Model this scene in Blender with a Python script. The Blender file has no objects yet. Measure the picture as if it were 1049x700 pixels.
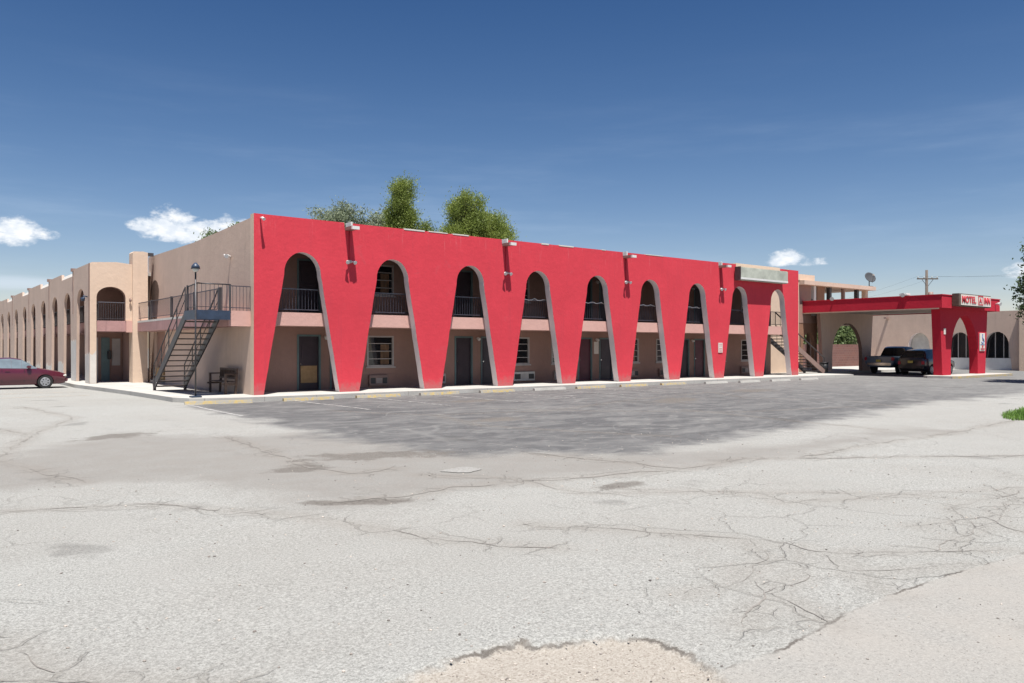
import bpy, bmesh, math, random
import numpy as np
from mathutils import Vector, Matrix, noise as mnoise
random.seed(7)
R = math.radians
sc = bpy.context.scene
COL = sc.collection

# ------------------------------------------------------------------ render / view
sc.view_settings.view_transform = 'Standard'
sc.view_settings.look = 'None'
sc.view_settings.gamma = 1
sc.view_settings.exposure = 0.82
sc.view_settings.use_curve_mapping = False

# ------------------------------------------------------------------ node helpers
class NT:
    def __init__(s, tree):
        s.t = tree; s.n = tree.nodes; s.l = tree.links
    def new(s, typ, ins=None, **kw):
        n = s.n.new(typ)
        for k, v in kw.items(): setattr(n, k, v)
        for k, v in (ins or {}).items():
            if isinstance(v, bpy.types.NodeSocket): s.l.new(v, n.inputs[k])
            else: n.inputs[k].default_value = v
        return n
    def math(s, op, a, b=None, c=None, clamp=False):
        ins = {0: a}
        if b is not None: ins[1] = b
        if c is not None: ins[2] = c
        return s.new('ShaderNodeMath', ins, operation=op, use_clamp=clamp).outputs[0]
    def noise(s, vec, scale, detail=4, rough=.55, dist=0):
        return s.new('ShaderNodeTexNoise', {'Vector': vec, 'Scale': scale, 'Detail': detail, 'Roughness': rough, 'Distortion': dist}).outputs[0]
    def mix(s, f, a, b, blend='MIX'):
        n = s.new('ShaderNodeMix', data_type='RGBA', blend_type=blend)
        for i, v in ((0, f), (6, a), (7, b)):
            if isinstance(v, bpy.types.NodeSocket): s.l.new(v, n.inputs[i])
            else: n.inputs[i].default_value = v if i == 0 else (tuple(v) + (1,))[:4]
        return n.outputs[2]
    def ramp(s, f, lo, hi, a=0., b=1.):
        return s.new('ShaderNodeMapRange', {'Value': f, 'From Min': lo, 'From Max': hi, 'To Min': a, 'To Max': b}).outputs[0]
    def smooth(s, f, lo, hi, a=0., b=1.):
        return s.new('ShaderNodeMapRange', {'Value': f, 'From Min': lo, 'From Max': hi, 'To Min': a, 'To Max': b}, interpolation_type='SMOOTHSTEP').outputs[0]

def new_mat(name):
    m = bpy.data.materials.new(name); m.use_nodes = True
    nt = NT(m.node_tree); b = m.node_tree.nodes['Principled BSDF']
    return m, nt, b
def wpos(nt): return nt.new('ShaderNodeNewGeometry').outputs['Position']
def bump(nt, b, h, dist=.01, strength=1.):
    bn = nt.new('ShaderNodeBump', {'Height': h, 'Distance': dist, 'Strength': strength})
    nt.l.new(bn.outputs[0], b.inputs['Normal'])

def simple(name, col, rough=.6, var=.12, scale=3., metal=0., bmp=0., bscale=60., spec=None, coat=0.):
    m, nt, b = new_mat(name)
    p = wpos(nt)
    n = nt.noise(p, scale, 5, .6); col = [x*.8 for x in col]
    c = nt.mix(nt.ramp(n, .3, .7), [x*(1-var) for x in col], [min(1, x*(1+var)) for x in col])
    nt.l.new(c, b.inputs['Base Color'])
    b.inputs['Roughness'].default_value = rough
    b.inputs['Metallic'].default_value = metal
    if coat: b.inputs['Coat Weight'].default_value = coat; b.inputs['Coat Roughness'].default_value = .04
    if bmp: bump(nt, b, nt.noise(p, bscale, 3), bmp)
    return m

def stucco(name, col, dark=.86, light=1.06, stain=None, stain_amt=.35, streak=.25, grime=False):
    """painted render: trowel variation, blotches, vertical rain streaks of real dirt"""
    m, nt, b = new_mat(name)
    col = [x*.77 for x in col]; stain = [x*.77 for x in stain] if stain else None
    p = wpos(nt)
    big = nt.noise(p, .55, 5, .62, .4)
    mid = nt.noise(p, 3.2, 5, .65)
    c = nt.mix(nt.ramp(big, .3, .7), [x*dark for x in col], [min(1, x*light) for x in col])
    c = nt.mix(nt.ramp(mid, .35, .75, 0, .45), c, [x*dark*.93 for x in col])
    mp = nt.new('ShaderNodeMapping', {'Vector': p, 'Scale': (2.6, 2.6, .16)}).outputs[0]
    st = nt.noise(mp, 1.6, 5, .7)
    sm = nt.math('MULTIPLY', nt.smooth(st, .52, .72), streak)
    c = nt.mix(sm, c, stain or [x*.62 for x in col])
    pt = nt.math('MULTIPLY', nt.smooth(nt.noise(p, 1.1, 6, .7, .8), .60, .66), stain_amt)
    c = nt.mix(pt, c, [min(1, x*.82+.03) for x in col])
    if grime:      # splashed dirt and scuffs at the feet, chalky run marks under the parapet
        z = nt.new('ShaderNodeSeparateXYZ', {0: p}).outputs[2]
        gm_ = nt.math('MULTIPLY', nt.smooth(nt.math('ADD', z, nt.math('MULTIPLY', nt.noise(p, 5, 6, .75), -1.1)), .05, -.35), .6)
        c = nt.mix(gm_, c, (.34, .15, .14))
        mp3 = nt.new('ShaderNodeMapping', {'Vector': p, 'Scale': (5, 5, .35)}).outputs[0]
        rn = nt.math('MULTIPLY', nt.smooth(nt.noise(mp3, 1.3, 6, .75), .57, .70), nt.smooth(nt.math('ADD', z, nt.noise(p, .9, 3)), 5.6, 6.9, 0, .38))
        c = nt.mix(rn, c, (.74, .30, .30))
    nt.l.new(c, b.inputs['Base Color'])
    b.inputs['Roughness'].default_value = .88
    b.inputs['Specular IOR Level'].default_value = .25
    h = nt.math('ADD', nt.noise(p, 55, 4, .7), nt.math('MULTIPLY', nt.noise(p, 6, 4, .6), 1.6))
    bump(nt, b, h, .010, .6)
    return m

TAN = (.74, .555, .445)
M = {}
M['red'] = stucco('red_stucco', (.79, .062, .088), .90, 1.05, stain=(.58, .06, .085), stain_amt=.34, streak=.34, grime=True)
M['reddark'] = stucco('red_paint_canopy', (.60, .024, .050), .9, 1.05, stain_amt=.2, streak=.2)
M['tan'] = stucco('tan_stucco', TAN, .9, 1.05, stain_amt=.25)
M['cream'] = stucco('cream_stucco', (.84, .64, .485), .93, 1.04, streak=.15)
M['reveal'] = stucco('reveal_stucco', (1.0, .89, .88), .9, 1.06, streak=.1)
M['pink'] = stucco('salmon_paint', (.78, .47, .40), .92, 1.04, streak=.12)
M['mauve'] = stucco('shaded_pink_fascia', (.56, .33, .31), .8, 1.08, stain=(.22, .12, .13), streak=.6)  # salmon paint with shade put into the colour, plus dirt streaks
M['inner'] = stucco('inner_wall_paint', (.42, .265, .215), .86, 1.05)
M['ceil'] = stucco('ceiling_paint', (.52, .42, .36), .9, 1.05)
M['white'] = stucco('whitewash', (.78, .74, .68), .9, 1.05, stain=(.6, .45, .36), streak=.3)
M['roof'] = simple('roof_coating', (.55, .53, .5), .9, .2, 1.2)
M['brick'] = None
M['teal'] = simple('teal_frame_paint', (.13, .20, .20), .6, .15)
M['door'] = simple('dark_door_paint', (.05, .035, .045), .5, .2)
M['doorred'] = simple('maroon_door_paint', (.12, .035, .05), .5, .2)
M['ply'] = simple('bare_plywood', (.42, .27, .13), .8, .2, 6)
M['frame'] = simple('window_frame_paint', (.50, .46, .43), .6, .1)
M['grille'] = simple('dark_grille', (.05, .05, .05), .6, .1)
M['acwhite'] = simple('offwhite_metal', (.62, .60, .55), .5, .12)
M['acgrey'] = simple('painted_metal_grey', (.30, .20, .17), .6, .12)
M['navy'] = simple('navy_steel_paint', (.035, .055, .095), .45, .3, 5)
M['tread'] = simple('worn_tread', (.16, .125, .105), .7, .3, 6)
M['steel'] = simple('dark_steel_paint', (.060, .054, .056), .45, .35, 6)
M['rail'] = simple('rail_steel_paint', (.055, .055, .075), .5, .25, 6)
M['railtop'] = simple('worn_rail_cap', (.14, .14, .16), .5, .25, 9)
M['wood'] = simple('dark_brown_wood', (.12, .075, .055), .7, .35, 8, bmp=.004)
M['conc'] = simple('pale_concrete', (.48, .46, .42), .9, .14, 1.6, bmp=.004, bscale=80)
M['whitem'] = simple('white_metal', (.80, .79, .76), .5, .06)
M['black'] = simple('black_plastic', (.02, .02, .022), .5, .2)
M['rubber'] = simple('tyre_rubber', (.022, .022, .022), .85, .2)
M['alloy'] = simple('silver_wheel', (.55, .56, .58), .35, .08, metal=.6)
M['chrome'] = simple('chrome', (.7, .7, .7), .2, .05, metal=1)
M['board'] = simple('weathered_sign_panel', (.50, .52, .44), .7, .25, 1.8)
M['signwhite'] = simple('sign_face', (.80, .74, .66), .5, .08, 5)
M['signblue'] = simple('sign_blue', (.10, .22, .50), .5, .05)
M['signred'] = simple('sign_red', (.62, .03, .05), .5, .05)
M['lamp'] = simple('lamp_glass', (.72, .72, .66), .25, .05)
M['bark'] = simple('bark', (.13, .09, .065), .9, .3, 8, bmp=.02, bscale=14)
M['pole'] = simple('weathered_pole_wood', (.14, .11, .09), .9, .2, 6)

def glass(name, col=(.012, .014, .017), rough=.06):
    m, nt, b = new_mat(name)
    p = wpos(nt)
    c = nt.mix(nt.noise(p, 2.2, 3), [x*.6 for x in col], [x*1.6 for x in col])
    nt.l.new(c, b.inputs['Base Color'])
    b.inputs['Roughness'].default_value = rough
    b.inputs['Specular IOR Level'].default_value = .7
    return m
M['glass'] = glass('window_glass')
M['carglass'] = glass('car_glass', (.018, .022, .026), .03)
M['carglasslight'] = glass('car_glass_bright', (.12, .15, .17), .03)
def paint(name, col, coat=.8, rough=.35):
    m = simple(name, col, rough, .04, 2., coat=coat); return m
M['maroon'] = paint('maroon_car_paint', (.11, .010, .028))
M['blackcar'] = paint('black_car_paint', (.012, .012, .018))
M['bluecar'] = paint('silver_blue_paint', (.15, .20, .27))

def brickmat():
    m, nt, b = new_mat('red_brown_brick')
    p = wpos(nt)
    sep = nt.new('ShaderNodeSeparateXYZ', {0: p})
    v = nt.new('ShaderNodeCombineXYZ', {0: nt.math('ADD', sep.outputs[0], sep.outputs[1]), 1: sep.outputs[2], 2: 0.}).outputs[0]
    br = nt.new('ShaderNodeTexBrick', {'Vector': v, 'Scale': 1., 'Color1': (.17, .07, .055, 1), 'Color2': (.12, .05, .042, 1), 'Mortar': (.19, .13, .11, 1),
        'Mortar Size': .012, 'Brick Width': .4, 'Row Height': .2})
    c = nt.mix(nt.ramp(nt.noise(p, 1.4, 5), .3, .7, 0, .5), br.outputs[0], (.16, .09, .08))
    nt.l.new(c, b.inputs['Base Color']); b.inputs['Roughness'].default_value = .9
    return m
M['brick'] = brickmat()

def leafmat(name, a, bcol, cc):
    m, nt, b = new_mat(name)
    p = wpos(nt)
    rnd = nt.new('ShaderNodeNewGeometry').outputs['Random Per Island']
    c = nt.mix(nt.ramp(nt.noise(p, .9, 4), .3, .7), a, bcol)
    c = nt.mix(nt.math('MULTIPLY', rnd, .35), c, cc)
    nt.l.new(c, b.inputs['Base Color']); b.inputs['Roughness'].default_value = .6
    tr = nt.new('ShaderNodeBsdfTranslucent', {'Color': c})
    mx = nt.new('ShaderNodeMixShader', {0: .3, 1: b.outputs[0], 2: tr.outputs[0]})
    nt.l.new(mx.outputs[0], m.node_tree.nodes['Material Output'].inputs[0])
    return m
M['leafpine'] = leafmat('pine_needles', (.10, .155, .026), (.20, .255, .045), (.30, .32, .07))
M['leafgrey'] = leafmat('greygreen_leaves', (.15, .19, .11), (.25, .29, .18), (.33, .36, .25))
M['leafgreen'] = leafmat('broad_leaves', (.035, .06, .022), (.07, .11, .035), (.10, .15, .05))
M['grass'] = leafmat('grass_blades', (.07, .16, .02), (.13, .26, .03), (.22, .28, .07))

# ------------------------------------------------------------------ mesh helpers
class MB:
    def __init__(s): s.bm = bmesh.new(); s.mats = []
    def _mi(s, m):
        if m is None: return 0
        if m not in s.mats: s.mats.append(m)
        return s.mats.index(m)
    def box(s, x0, x1, y0, y1, z0, z1, m=None, rot=None, bev=0.):
        c = Vector(((x0+x1)/2, (y0+y1)/2, (z0+z1)/2))
        r = bmesh.ops.create_cube(s.bm, size=1.)
        vs = r['verts']
        bmesh.ops.scale(s.bm, vec=(abs(x1-x0), abs(y1-y0), abs(z1-z0)), verts=vs)
        if bev:
            es = list({e for v in vs for e in v.link_edges})
            g = bmesh.ops.bevel(s.bm, geom=es, offset=bev, segments=2, affect='EDGES')
            vs = list({v for f in g['faces'] for v in f.verts} | {v for v in vs if v.is_valid})
        if rot is not None: bmesh.ops.rotate(s.bm, verts=vs, matrix=rot)
        bmesh.ops.translate(s.bm, vec=c, verts=vs)
        mi = s._mi(m)
        for f in {f for v in vs for f in v.link_faces}: f.material_index = mi
        return s
    def bar(s, a, b, w, h=None, m=None, up=Vector((0, 0, 1))):
        """rectangular bar from a to b"""
        a = Vector(a); b = Vector(b); h = h or w
        d = (b-a); L = d.length; d.normalize()
        if abs(d.dot(up)) > .98: up = Vector((0, 1, 0))
        sx = d.cross(up).normalized(); sz = sx.cross(d).normalized()
        vs = []
        for t in (0, L):
            for i, j in ((-1, -1), (1, -1), (1, 1), (-1, 1)):
                vs.append(s.bm.verts.new(a+d*t+sx*(i*w/2)+sz*(j*h/2)))
        q = [(0, 1, 2, 3), (7, 6, 5, 4), (0, 4, 5, 1), (1, 5, 6, 2), (2, 6, 7, 3), (3, 7, 4, 0)]
        mi = s._mi(m)
        for f in q: s.bm.faces.new([vs[i] for i in f]).material_index = mi
        return s
    def tube(s, pts, rad, seg=8, m=None, cap=True):
        pts = [Vector(p) for p in pts]
        rads = rad if isinstance(rad, (list, tuple)) else [rad]*len(pts)
        rings = []; mi = s._mi(m)
        for i, p in enumerate(pts):
            d = (pts[min(i+1, len(pts)-1)]-pts[max(i-1, 0)]).normalized()
            up = Vector((0, 0, 1)) if abs(d.z) < .95 else Vector((1, 0, 0))
            a = d.cross(up).normalized(); b = d.cross(a).normalized()
            rings.append([s.bm.verts.new(p+(a*math.cos(t)+b*math.sin(t))*rads[i]) for t in [2*math.pi*k/seg for k in range(seg)]])
        for r0, r1 in zip(rings, rings[1:]):
            for k in range(seg):
                f = s.bm.faces.new((r0[k], r0[(k+1) % seg], r1[(k+1) % seg], r1[k])); f.material_index = mi; f.smooth = True
        if cap:
            for r_ in (rings[0], rings[-1]):
                s.bm.faces.new(r_).material_index = mi
        return s
    def prism(s, loop, axis, a, b, m=None, side=None):
        """loop of 2D points extruded along axis from a to b. axis 'y': (x,z); 'x': (y,z); 'z': (x,y)"""
        def P(p, t):
            return {'y': (p[0], t, p[1]), 'x': (t, p[0], p[1]), 'z': (p[0], p[1], t)}[axis]
        v0 = [s.bm.verts.new(P(p, a)) for p in loop]; v1 = [s.bm.verts.new(P(p, b)) for p in loop]
        mi = s._mi(m); ms = s._mi(side) if side else mi
        f0 = s.bm.faces.new(v0); f1 = s.bm.faces.new(v1[::-1]); f0.material_index = f1.material_index = mi
        n = len(loop)
        for i in range(n):
            s.bm.faces.new((v0[i], v1[i], v1[(i+1) % n], v0[(i+1) % n])).material_index = ms
        f0.normal_update(); f1.normal_update()
        bmesh.ops.triangulate(s.bm, faces=[f0, f1], ngon_method='EAR_CLIP')
        return s
    def build(s, name, mat=None, parent=None, smooth=False, loc=None):
        bmesh.ops.recalc_face_normals(s.bm, faces=s.bm.faces)
        me = bpy.data.meshes.new(name); s.bm.to_mesh(me); s.bm.free()
        for m in (s.mats or [mat]): me.materials.append(m)
        if smooth:
            for p in me.polygons: p.use_smooth = True
        o = bpy.data.objects.new(name, me); COL.objects.link(o)
        if parent:
            o.parent = parent
            o.matrix_parent_inverse = Matrix.Translation(parent.location).inverted() if parent.type == 'EMPTY' and not parent.rotation_euler.z else Matrix.Identity(4)
        if loc: o.location = loc
        return o

def thing(name, label, cat, loc=(0, 0, 0), group=None, rz=0):
    o = bpy.data.objects.new(name, None); COL.objects.link(o)
    o.location = loc; o.rotation_euler.z = rz; o.empty_display_size = .3
    o['label'] = label; o['category'] = cat
    if group: o['group'] = group
    return o
def tag(o, label, cat, group=None, kind=None):
    if label: o['label'] = label
    if cat: o['category'] = cat
    if group: o['group'] = group
    if kind: o['kind'] = kind
    return o
def child(mb, name, mat, root, **k): return mb.build(name, mat, root, **k)
def copy_tree(o, parent=None):
    c = o.copy(); COL.objects.link(c); c.parent = parent
    if parent: c.matrix_parent_inverse = o.matrix_parent_inverse.copy()
    for ch in list(o.children): copy_tree(ch, c)
    return c

def arch_pts(c, zb, half_b, zs, half_s, rise, n=16, left_to_right=True):
    """points of an opening from bottom left, up over the crown, to bottom right"""
    pts = [(c-half_b, zb)]
    for i in range(n+1):
        t = math.pi*(1-i/n)
        pts.append((c+half_s*math.cos(t), zs+rise*math.sin(t)**.93))
    pts.append((c+half_b, zb))
    return pts if left_to_right else pts[::-1]

# ------------------------------------------------------------------ world: sky with clouds
SUNV = Vector((-.105, -.325, 1)).normalized()
sun_el = math.asin(SUNV.z)
sun_rot = math.atan2(SUNV.x, SUNV.y)      # nishita: 0 = +Y, clockwise
w = bpy.data.worlds.new("World"); sc.world = w; w.use_nodes = True
nt = NT(w.node_tree); bg = w.node_tree.nodes['Background']
sky = nt.new('ShaderNodeTexSky', sky_type='NISHITA', sun_disc=False, sun_elevation=sun_el, sun_rotation=sun_rot,
             altitude=1200., air_density=1.0, dust_density=.6, ozone_density=2.2)
d = nt.new('ShaderNodeTexCoord').outputs['Generated']
sp = nt.new('ShaderNodeSeparateXYZ', {0: d})
az = nt.math('ARCTAN2', sp.outputs[0], sp.outputs[1])
el = nt.math('ARCSINE', sp.outputs[2])
YAW = 37.97
def azel(px, py):
    a = R(YAW)+math.atan((px-524.5)/810); e = math.atan((356.5-py)/math.hypot(810, px-524.5)); return a, e
cv = nt.new('ShaderNodeCombineXYZ', {0: az, 1: nt.math('MULTIPLY', el, 1.7), 2: 0.}).outputs[0]
n1 = nt.noise(cv, 34, 8, .62); n2 = nt.noise(cv, 90, 6, .6)
nn = nt.math('ADD', nt.math('MULTIPLY', nt.math('SUBTRACT', n1, .5), 2.3), nt.math('MULTIPLY', nt.math('SUBTRACT', n2, .5), 1.3))
dens = None; body = None
blobs = [  # centre px, radius px x / up / down, weight
    (176, 240, 36, 26, 9, 1.), (208, 241, 44, 16, 8, 1.), (148, 233, 20, 12, 5, .9), (238, 236, 30, 14, 9, .8),
    (15, 242, 32, 18, 9, 1.), (42, 242, 22, 8, 4, .8), (-25, 243, 30, 20, 10, 1.),
    (806, 268, 22, 12, 5, .9), (828, 269, 20, 5, 4, .6), (1055, 281, 30, 9, 5, .9), (1042, 275, 16, 6, 4, .6),
     
    (1180, 262, 70, 30, 12, 1.), (-190, 255, 90, 35, 14, 1.)]
for (px, py, rx, up, dn, wt) in blobs:
    a0, e0 = azel(px, py); s_ = 1/810.
    dx = nt.math('DIVIDE', nt.math('SUBTRACT', az, a0), rx*s_*math.cos(a0-R(YAW))**2)
    dy = nt.math('SUBTRACT', el, e0)
    dyu = nt.math('DIVIDE', nt.math('MAXIMUM', dy, 0.), up*s_); dyd = nt.math('DIVIDE', nt.math('MINIMUM', dy, 0.), dn*s_)
    r2 = nt.math('ADD', nt.math('MULTIPLY', dx, dx), nt.math('ADD', nt.math('MULTIPLY', dyu, dyu), nt.math('MULTIPLY', dyd, dyd)))
    m_ = nt.math('MULTIPLY', nt.math('SUBTRACT', 1.05, r2), wt)
    m_ = nt.math('MAXIMUM', m_, -1.5)
    dens = m_ if dens is None else nt.math('MAXIMUM', dens, m_)
    sh = nt.math('ADD', nt.math('MULTIPLY', dy, 810/(up*.9)), .25)   # top / base lighting of the cloud body itself
mask = nt.smooth(nt.math('ADD', dens, nn), .02, .95)
puff = nt.smooth(nt.noise(cv, 60, 6, .6), .35, .68)
# thin veils low on the left
a0, e0 = azel(18, 290)
vx = nt.math('DIVIDE', nt.math('SUBTRACT', az, a0), .10); vy = nt.math('DIVIDE', nt.math('SUBTRACT', el, e0), .010)
veil = nt.math('SUBTRACT', 1., nt.math('ADD', nt.math('MULTIPLY', vx, vx), nt.math('MULTIPLY', vy, vy)))
mv = nt.new('ShaderNodeMapping', {'Vector': cv, 'Scale': (6, 40, 1)}).outputs[0]
veil = nt.math('MULTIPLY', nt.smooth(nt.math('ADD', veil, nt.math('SUBTRACT', nt.noise(mv, 1.5, 5), .5)), 0., 1.2), .5)
# broad faint milkiness of the low sky
mv2 = nt.new('ShaderNodeMapping', {'Vector': cv, 'Scale': (1.2, 5, 1)}).outputs[0]
cir = nt.math('MULTIPLY', nt.smooth(nt.noise(mv2, 2.2, 6, .6), .45, .85), nt.smooth(el, .38, .02, 0., .26))
# deeper, polarised-looking blue
hs = nt.new('ShaderNodeHueSaturation', {'Hue': .5, 'Saturation': 1.22, 'Value': 1., 'Color': sky.outputs[0]})
skyc = nt.mix(1., hs.outputs[0], nt.mix(nt.ramp(el, .13, .44), (1.46, 1.20, 1.13), (.80, .84, .95)), 'MULTIPLY')
SB = 'SKYGAIN'
CL = (12.6, 12.7, 12.8); CD = (9.6, 10.3, 11.2)
cc = nt.mix(puff, CD, CL)
c = nt.mix(cir, skyc, (9.0, 10.4, 12.4))
c = nt.mix(veil, c, (9.0, 10.0, 11.4))
c = nt.mix(nt.math('MULTIPLY', mask, .93), c, cc)
nt.l.new(c, bg.inputs[0]); bg.inputs[1].default_value = .050

sun = bpy.data.lights.new('sun', 'SUN'); sun.energy = 4.9; sun.angle = R(.55); sun.color = (1, .965, .92)
so = bpy.data.objects.new('sun', sun); COL.objects.link(so)
so.rotation_euler = (-SUNV).to_track_quat('-Z', 'Y').to_euler(); so.location = (0, -10, 40)

# ------------------------------------------------------------------ camera
cam = bpy.data.cameras.new('camera'); co = bpy.data.objects.new('camera', cam); COL.objects.link(co); sc.camera = co
CAMP = Vector((-9.55, -26.4, 1.75))
co.location = CAMP; co.rotation_euler = (R(90), 0, R(-YAW))
cam.sensor_width = 36; cam.lens = 810/1049*36; cam.shift_y = 6.5/1049; cam.clip_end = 3000; cam.clip_start = .05

# ------------------------------------------------------------------ GROUND
DARK = [(-2.58,-.9),(-2.65,-5.91),(-2.81,-10.12),(-2.86,-13.37),(-2.59,-14.95),(-1.14,-16.54),(-0.13,-17.33),(1.43,-17.25),(4.29,-16.88),(8.43,-15.96),(14.92,-14.76),(24.77,-14.51),(60,-15.5),(120,-20),(120,3),(33,1),(0,-.9)]
MID = [(-8.24,-11.58),(-6.63,-9.45),(-5.85,-8.97),(-4.1,-10.79),(-2.9,-10.5),(-1.6,-16),(0.44,-17.5),(3,-18.3),(8,-18.0),(8,-19),(4,-18.9),(1.48,-19.17),(-0.53,-18.88),(-2.65,-18.32),(-4.0,-18.2),(-4.96,-18.64),(-5.9,-18.38),(-6.16,-17.33),(-6.47,-15.33),(-7.48,-15.03),(-9.51,-14.68),(-12,-12)]
DIRT = [(-8.35,-23.1),(-8.1,-22.85),(-7.9,-22.85),(-7.51,-22.76),(-7.24,-22.71),(-7.02,-22.67),(-6.82,-22.70),(-6.58,-22.70),(-6.61,-22.82),(-6.47,-22.88),(-6.23,-22.96),(-6.07,-23.05),(-5.97,-23.17),(-5.97,-23.42),(-6.05,-23.7),(-6.3,-24.2),(-7.2,-25),(-9,-25)]
SMOOTH = [(-6.05,-23.72),(-5.53,-23.76),(-4.56,-23.66),(-4.08,-23.65),(-3.3,-23.67),(-1.9,-23.77),(0,-24.1),(3,-24.5),(3,-32),(-12,-32),(-9,-25),(-6.5,-24.4)]
def axis(lo, flo, fhi, hi, fine, grow=1.09, mx=12.):
    a = list(np.arange(flo, fhi, fine))
    x = fhi; s_ = fine
    while x < hi: a.append(x); s_ = min(s_*grow, mx); x += s_
    a.append(hi)
    x = flo; s_ = fine; b = []
    while True:
        s_ = min(s_*grow, mx); x -= s_
        if x < lo: break
        b.append(x)
    b.append(lo)
    return np.array(b[::-1]+a)
gx = axis(-1500, -10.2, 4., 2500, .055, 1.035, 60.)
gy = axis(-600, -25.2, -14., 2500, .055, 1.035, 60.)
XX, YY = np.meshgrid(gx, gy)
def sdf(poly, X, Y):
    ins = np.zeros(X.shape, bool); dmin = np.full(X.shape, 1e9)
    n = len(poly)
    for i in range(n):
        x0, y0 = poly[i]; x1, y1 = poly[(i+1) % n]
        ex, ey = x1-x0, y1-y0
        t = np.clip(((X-x0)*ex+(Y-y0)*ey)/(ex*ex+ey*ey), 0, 1)
        dmin = np.minimum(dmin, np.hypot(X-x0-t*ex, Y-y0-t*ey))
        with np.errstate(divide='ignore', invalid='ignore'):
            c_ = ((y0 > Y) != (y1 > Y)) & (X < (x1-x0)*(Y-y0)/(y1-y0+1e-12)+x0)
        ins ^= c_
    return np.where(ins, dmin, -dmin)
def msk(poly, w_): return np.clip(.5+sdf(poly, XX, YY)/(2*w_), 0, 1)
mD = msk(DARK, 1.3); mM = msk(MID, .8); mDi = msk(DIRT, .14); mS = msk(SMOOTH, .10)
# crack field: jagged polylines in world space
CR = {'main': [(-4.6,-20.3),(-3.95,-21.2),(-3.73,-21.55),(-3.46,-22.0),(-3.4,-22.37),(-3.38,-22.64),(-3.11,-22.93),(-2.49,-23.29),(-1.96,-23.61)],
'c2': [(-2.49,-23.29),(-1.76,-23.19),(-1.15,-23.16),(0.01,-22.86),(0.85,-22.8)],'c3': [(-1.15,-23.16),(-1.01,-22.88),(-0.41,-22.53),(1.42,-22.6)],
'c4': [(-0.56,-21.31),(-0.1,-21.91),(0.19,-22.44),(0.33,-22.98)],'c5': [(-3.87,-17.06),(-3.06,-17.99),(-2.98,-19.42),(-1.94,-20.06),(-0.56,-21.31)],
'c6': [(-3.26,-22.47),(-4.08,-22.97),(-4.66,-23.12),(-5.33,-23.35)],'c7': [(-3.36,-22.81),(-3.77,-23.21),(-3.29,-23.42),(-2.71,-23.69)],
'c8': [(-3.46,-22.0),(-3.88,-22.59),(-4.69,-22.81),(-5.15,-22.74)],'c9': [(-4.66,-23.12),(-4.3,-22.6),(-4.69,-22.81)],
'l1': [(-9.3,-20.5),(-9.06,-20.86),(-8.98,-21.07),(-8.94,-21.32),(-8.87,-21.5)],'l2': [(-9.4,-21.3),(-9.11,-21.43),(-8.86,-21.59),(-8.67,-21.82),(-8.2,-22.3)],
'm1': [(-4.4,-10.55),(-4.61,-13.21),(-4.77,-15.57),(-4.46,-16.49),(-3.88,-16.27)],'m2': [(-5.57,-18.16),(-4.81,-18.39),(-4.09,-18.13),(-2.75,-18.44),(-0.53,-18.88)],
'm3': [(-1.31,-16.25),(-0.86,-17.62),(-0.53,-18.88),(1.0,-18.79),(2.09,-19.64),(4.89,-21.4)],'r1': [(-2.55,-19.33),(-1.3,-20.73),(-1.65,-21.22),(1.57,-22.55)],
'r2': [(-1.67,-22.75),(-0.74,-22.91),(-1.08,-23.47)],'d1': [(1.83,-19.3),(4.56,-19.16),(6.91,-19.15),(12,-18.8)],'d2': [(8.0,-11.78),(7.58,-14.62),(7.1,-17.86)],
'd3': [(4,-8),(6.2,-11),(8.6,-13.3),(13,-14)],'d4': [(16,-6.5),(14,-9.5),(15.5,-12.5),(14,-15)],'d5': [(0,-6),(1.5,-9),(0.8,-12),(2.6,-16)],'d6': [(1.5,-9),(5,-9.6),(9,-8.2),(16,-6.5)],
'w1': [(-8.2,-5),(-7.4,-8),(-8.3,-11.6),(-7.6,-14.9)],'w2': [(-6.6,1),(-6.0,-4),(-7.4,-8)],'w3': [(-9,-16.2),(-7.3,-17),(-6.3,-18.5),(-5.6,-20.4),(-5.0,-21.2)],
'e1': [(-4.0,-23.64),(-3.6,-23.2),(-3.37,-22.8)],'e2': [(-4.9,-23.7),(-4.7,-23.3),(-4.66,-23.12)]}
def jag(pts, step=.07, amp=.035):
    out = []
    for (x0, y0), (x1, y1) in zip(pts, pts[1:]):
        L = math.hypot(x1-x0, y1-y0); n = max(1, int(L/step))
        for i in range(n):
            t = i/n; x = x0+(x1-x0)*t; y = y0+(y1-y0)*t
            v = mnoise.noise_vector(Vector((x*2.1, y*2.1, 3.3)))*amp*4+mnoise.noise_vector(Vector((x*11, y*11, 1.)))*amp
            out.append((x+v.x, y+v.y))
    out.append(pts[-1]); return out
ctr = np.full(XX.shape, 9.)
def near_line(pts, arr):
    for (x0, y0), (x1, y1) in zip(pts, pts[1:]):
        ex, ey = x1-x0, y1-y0
        t = np.clip(((XX-x0)*ex+(YY-y0)*ey)/(ex*ex+ey*ey), 0, 1)
        np.minimum(arr, np.hypot(XX-x0-t*ex, YY-y0-t*ey), out=arr)
for p_ in CR.values(): near_line(p_, ctr)
mC = np.clip(1-ctr/.45, 0, 1)          # weathered halo round the cracks
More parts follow.
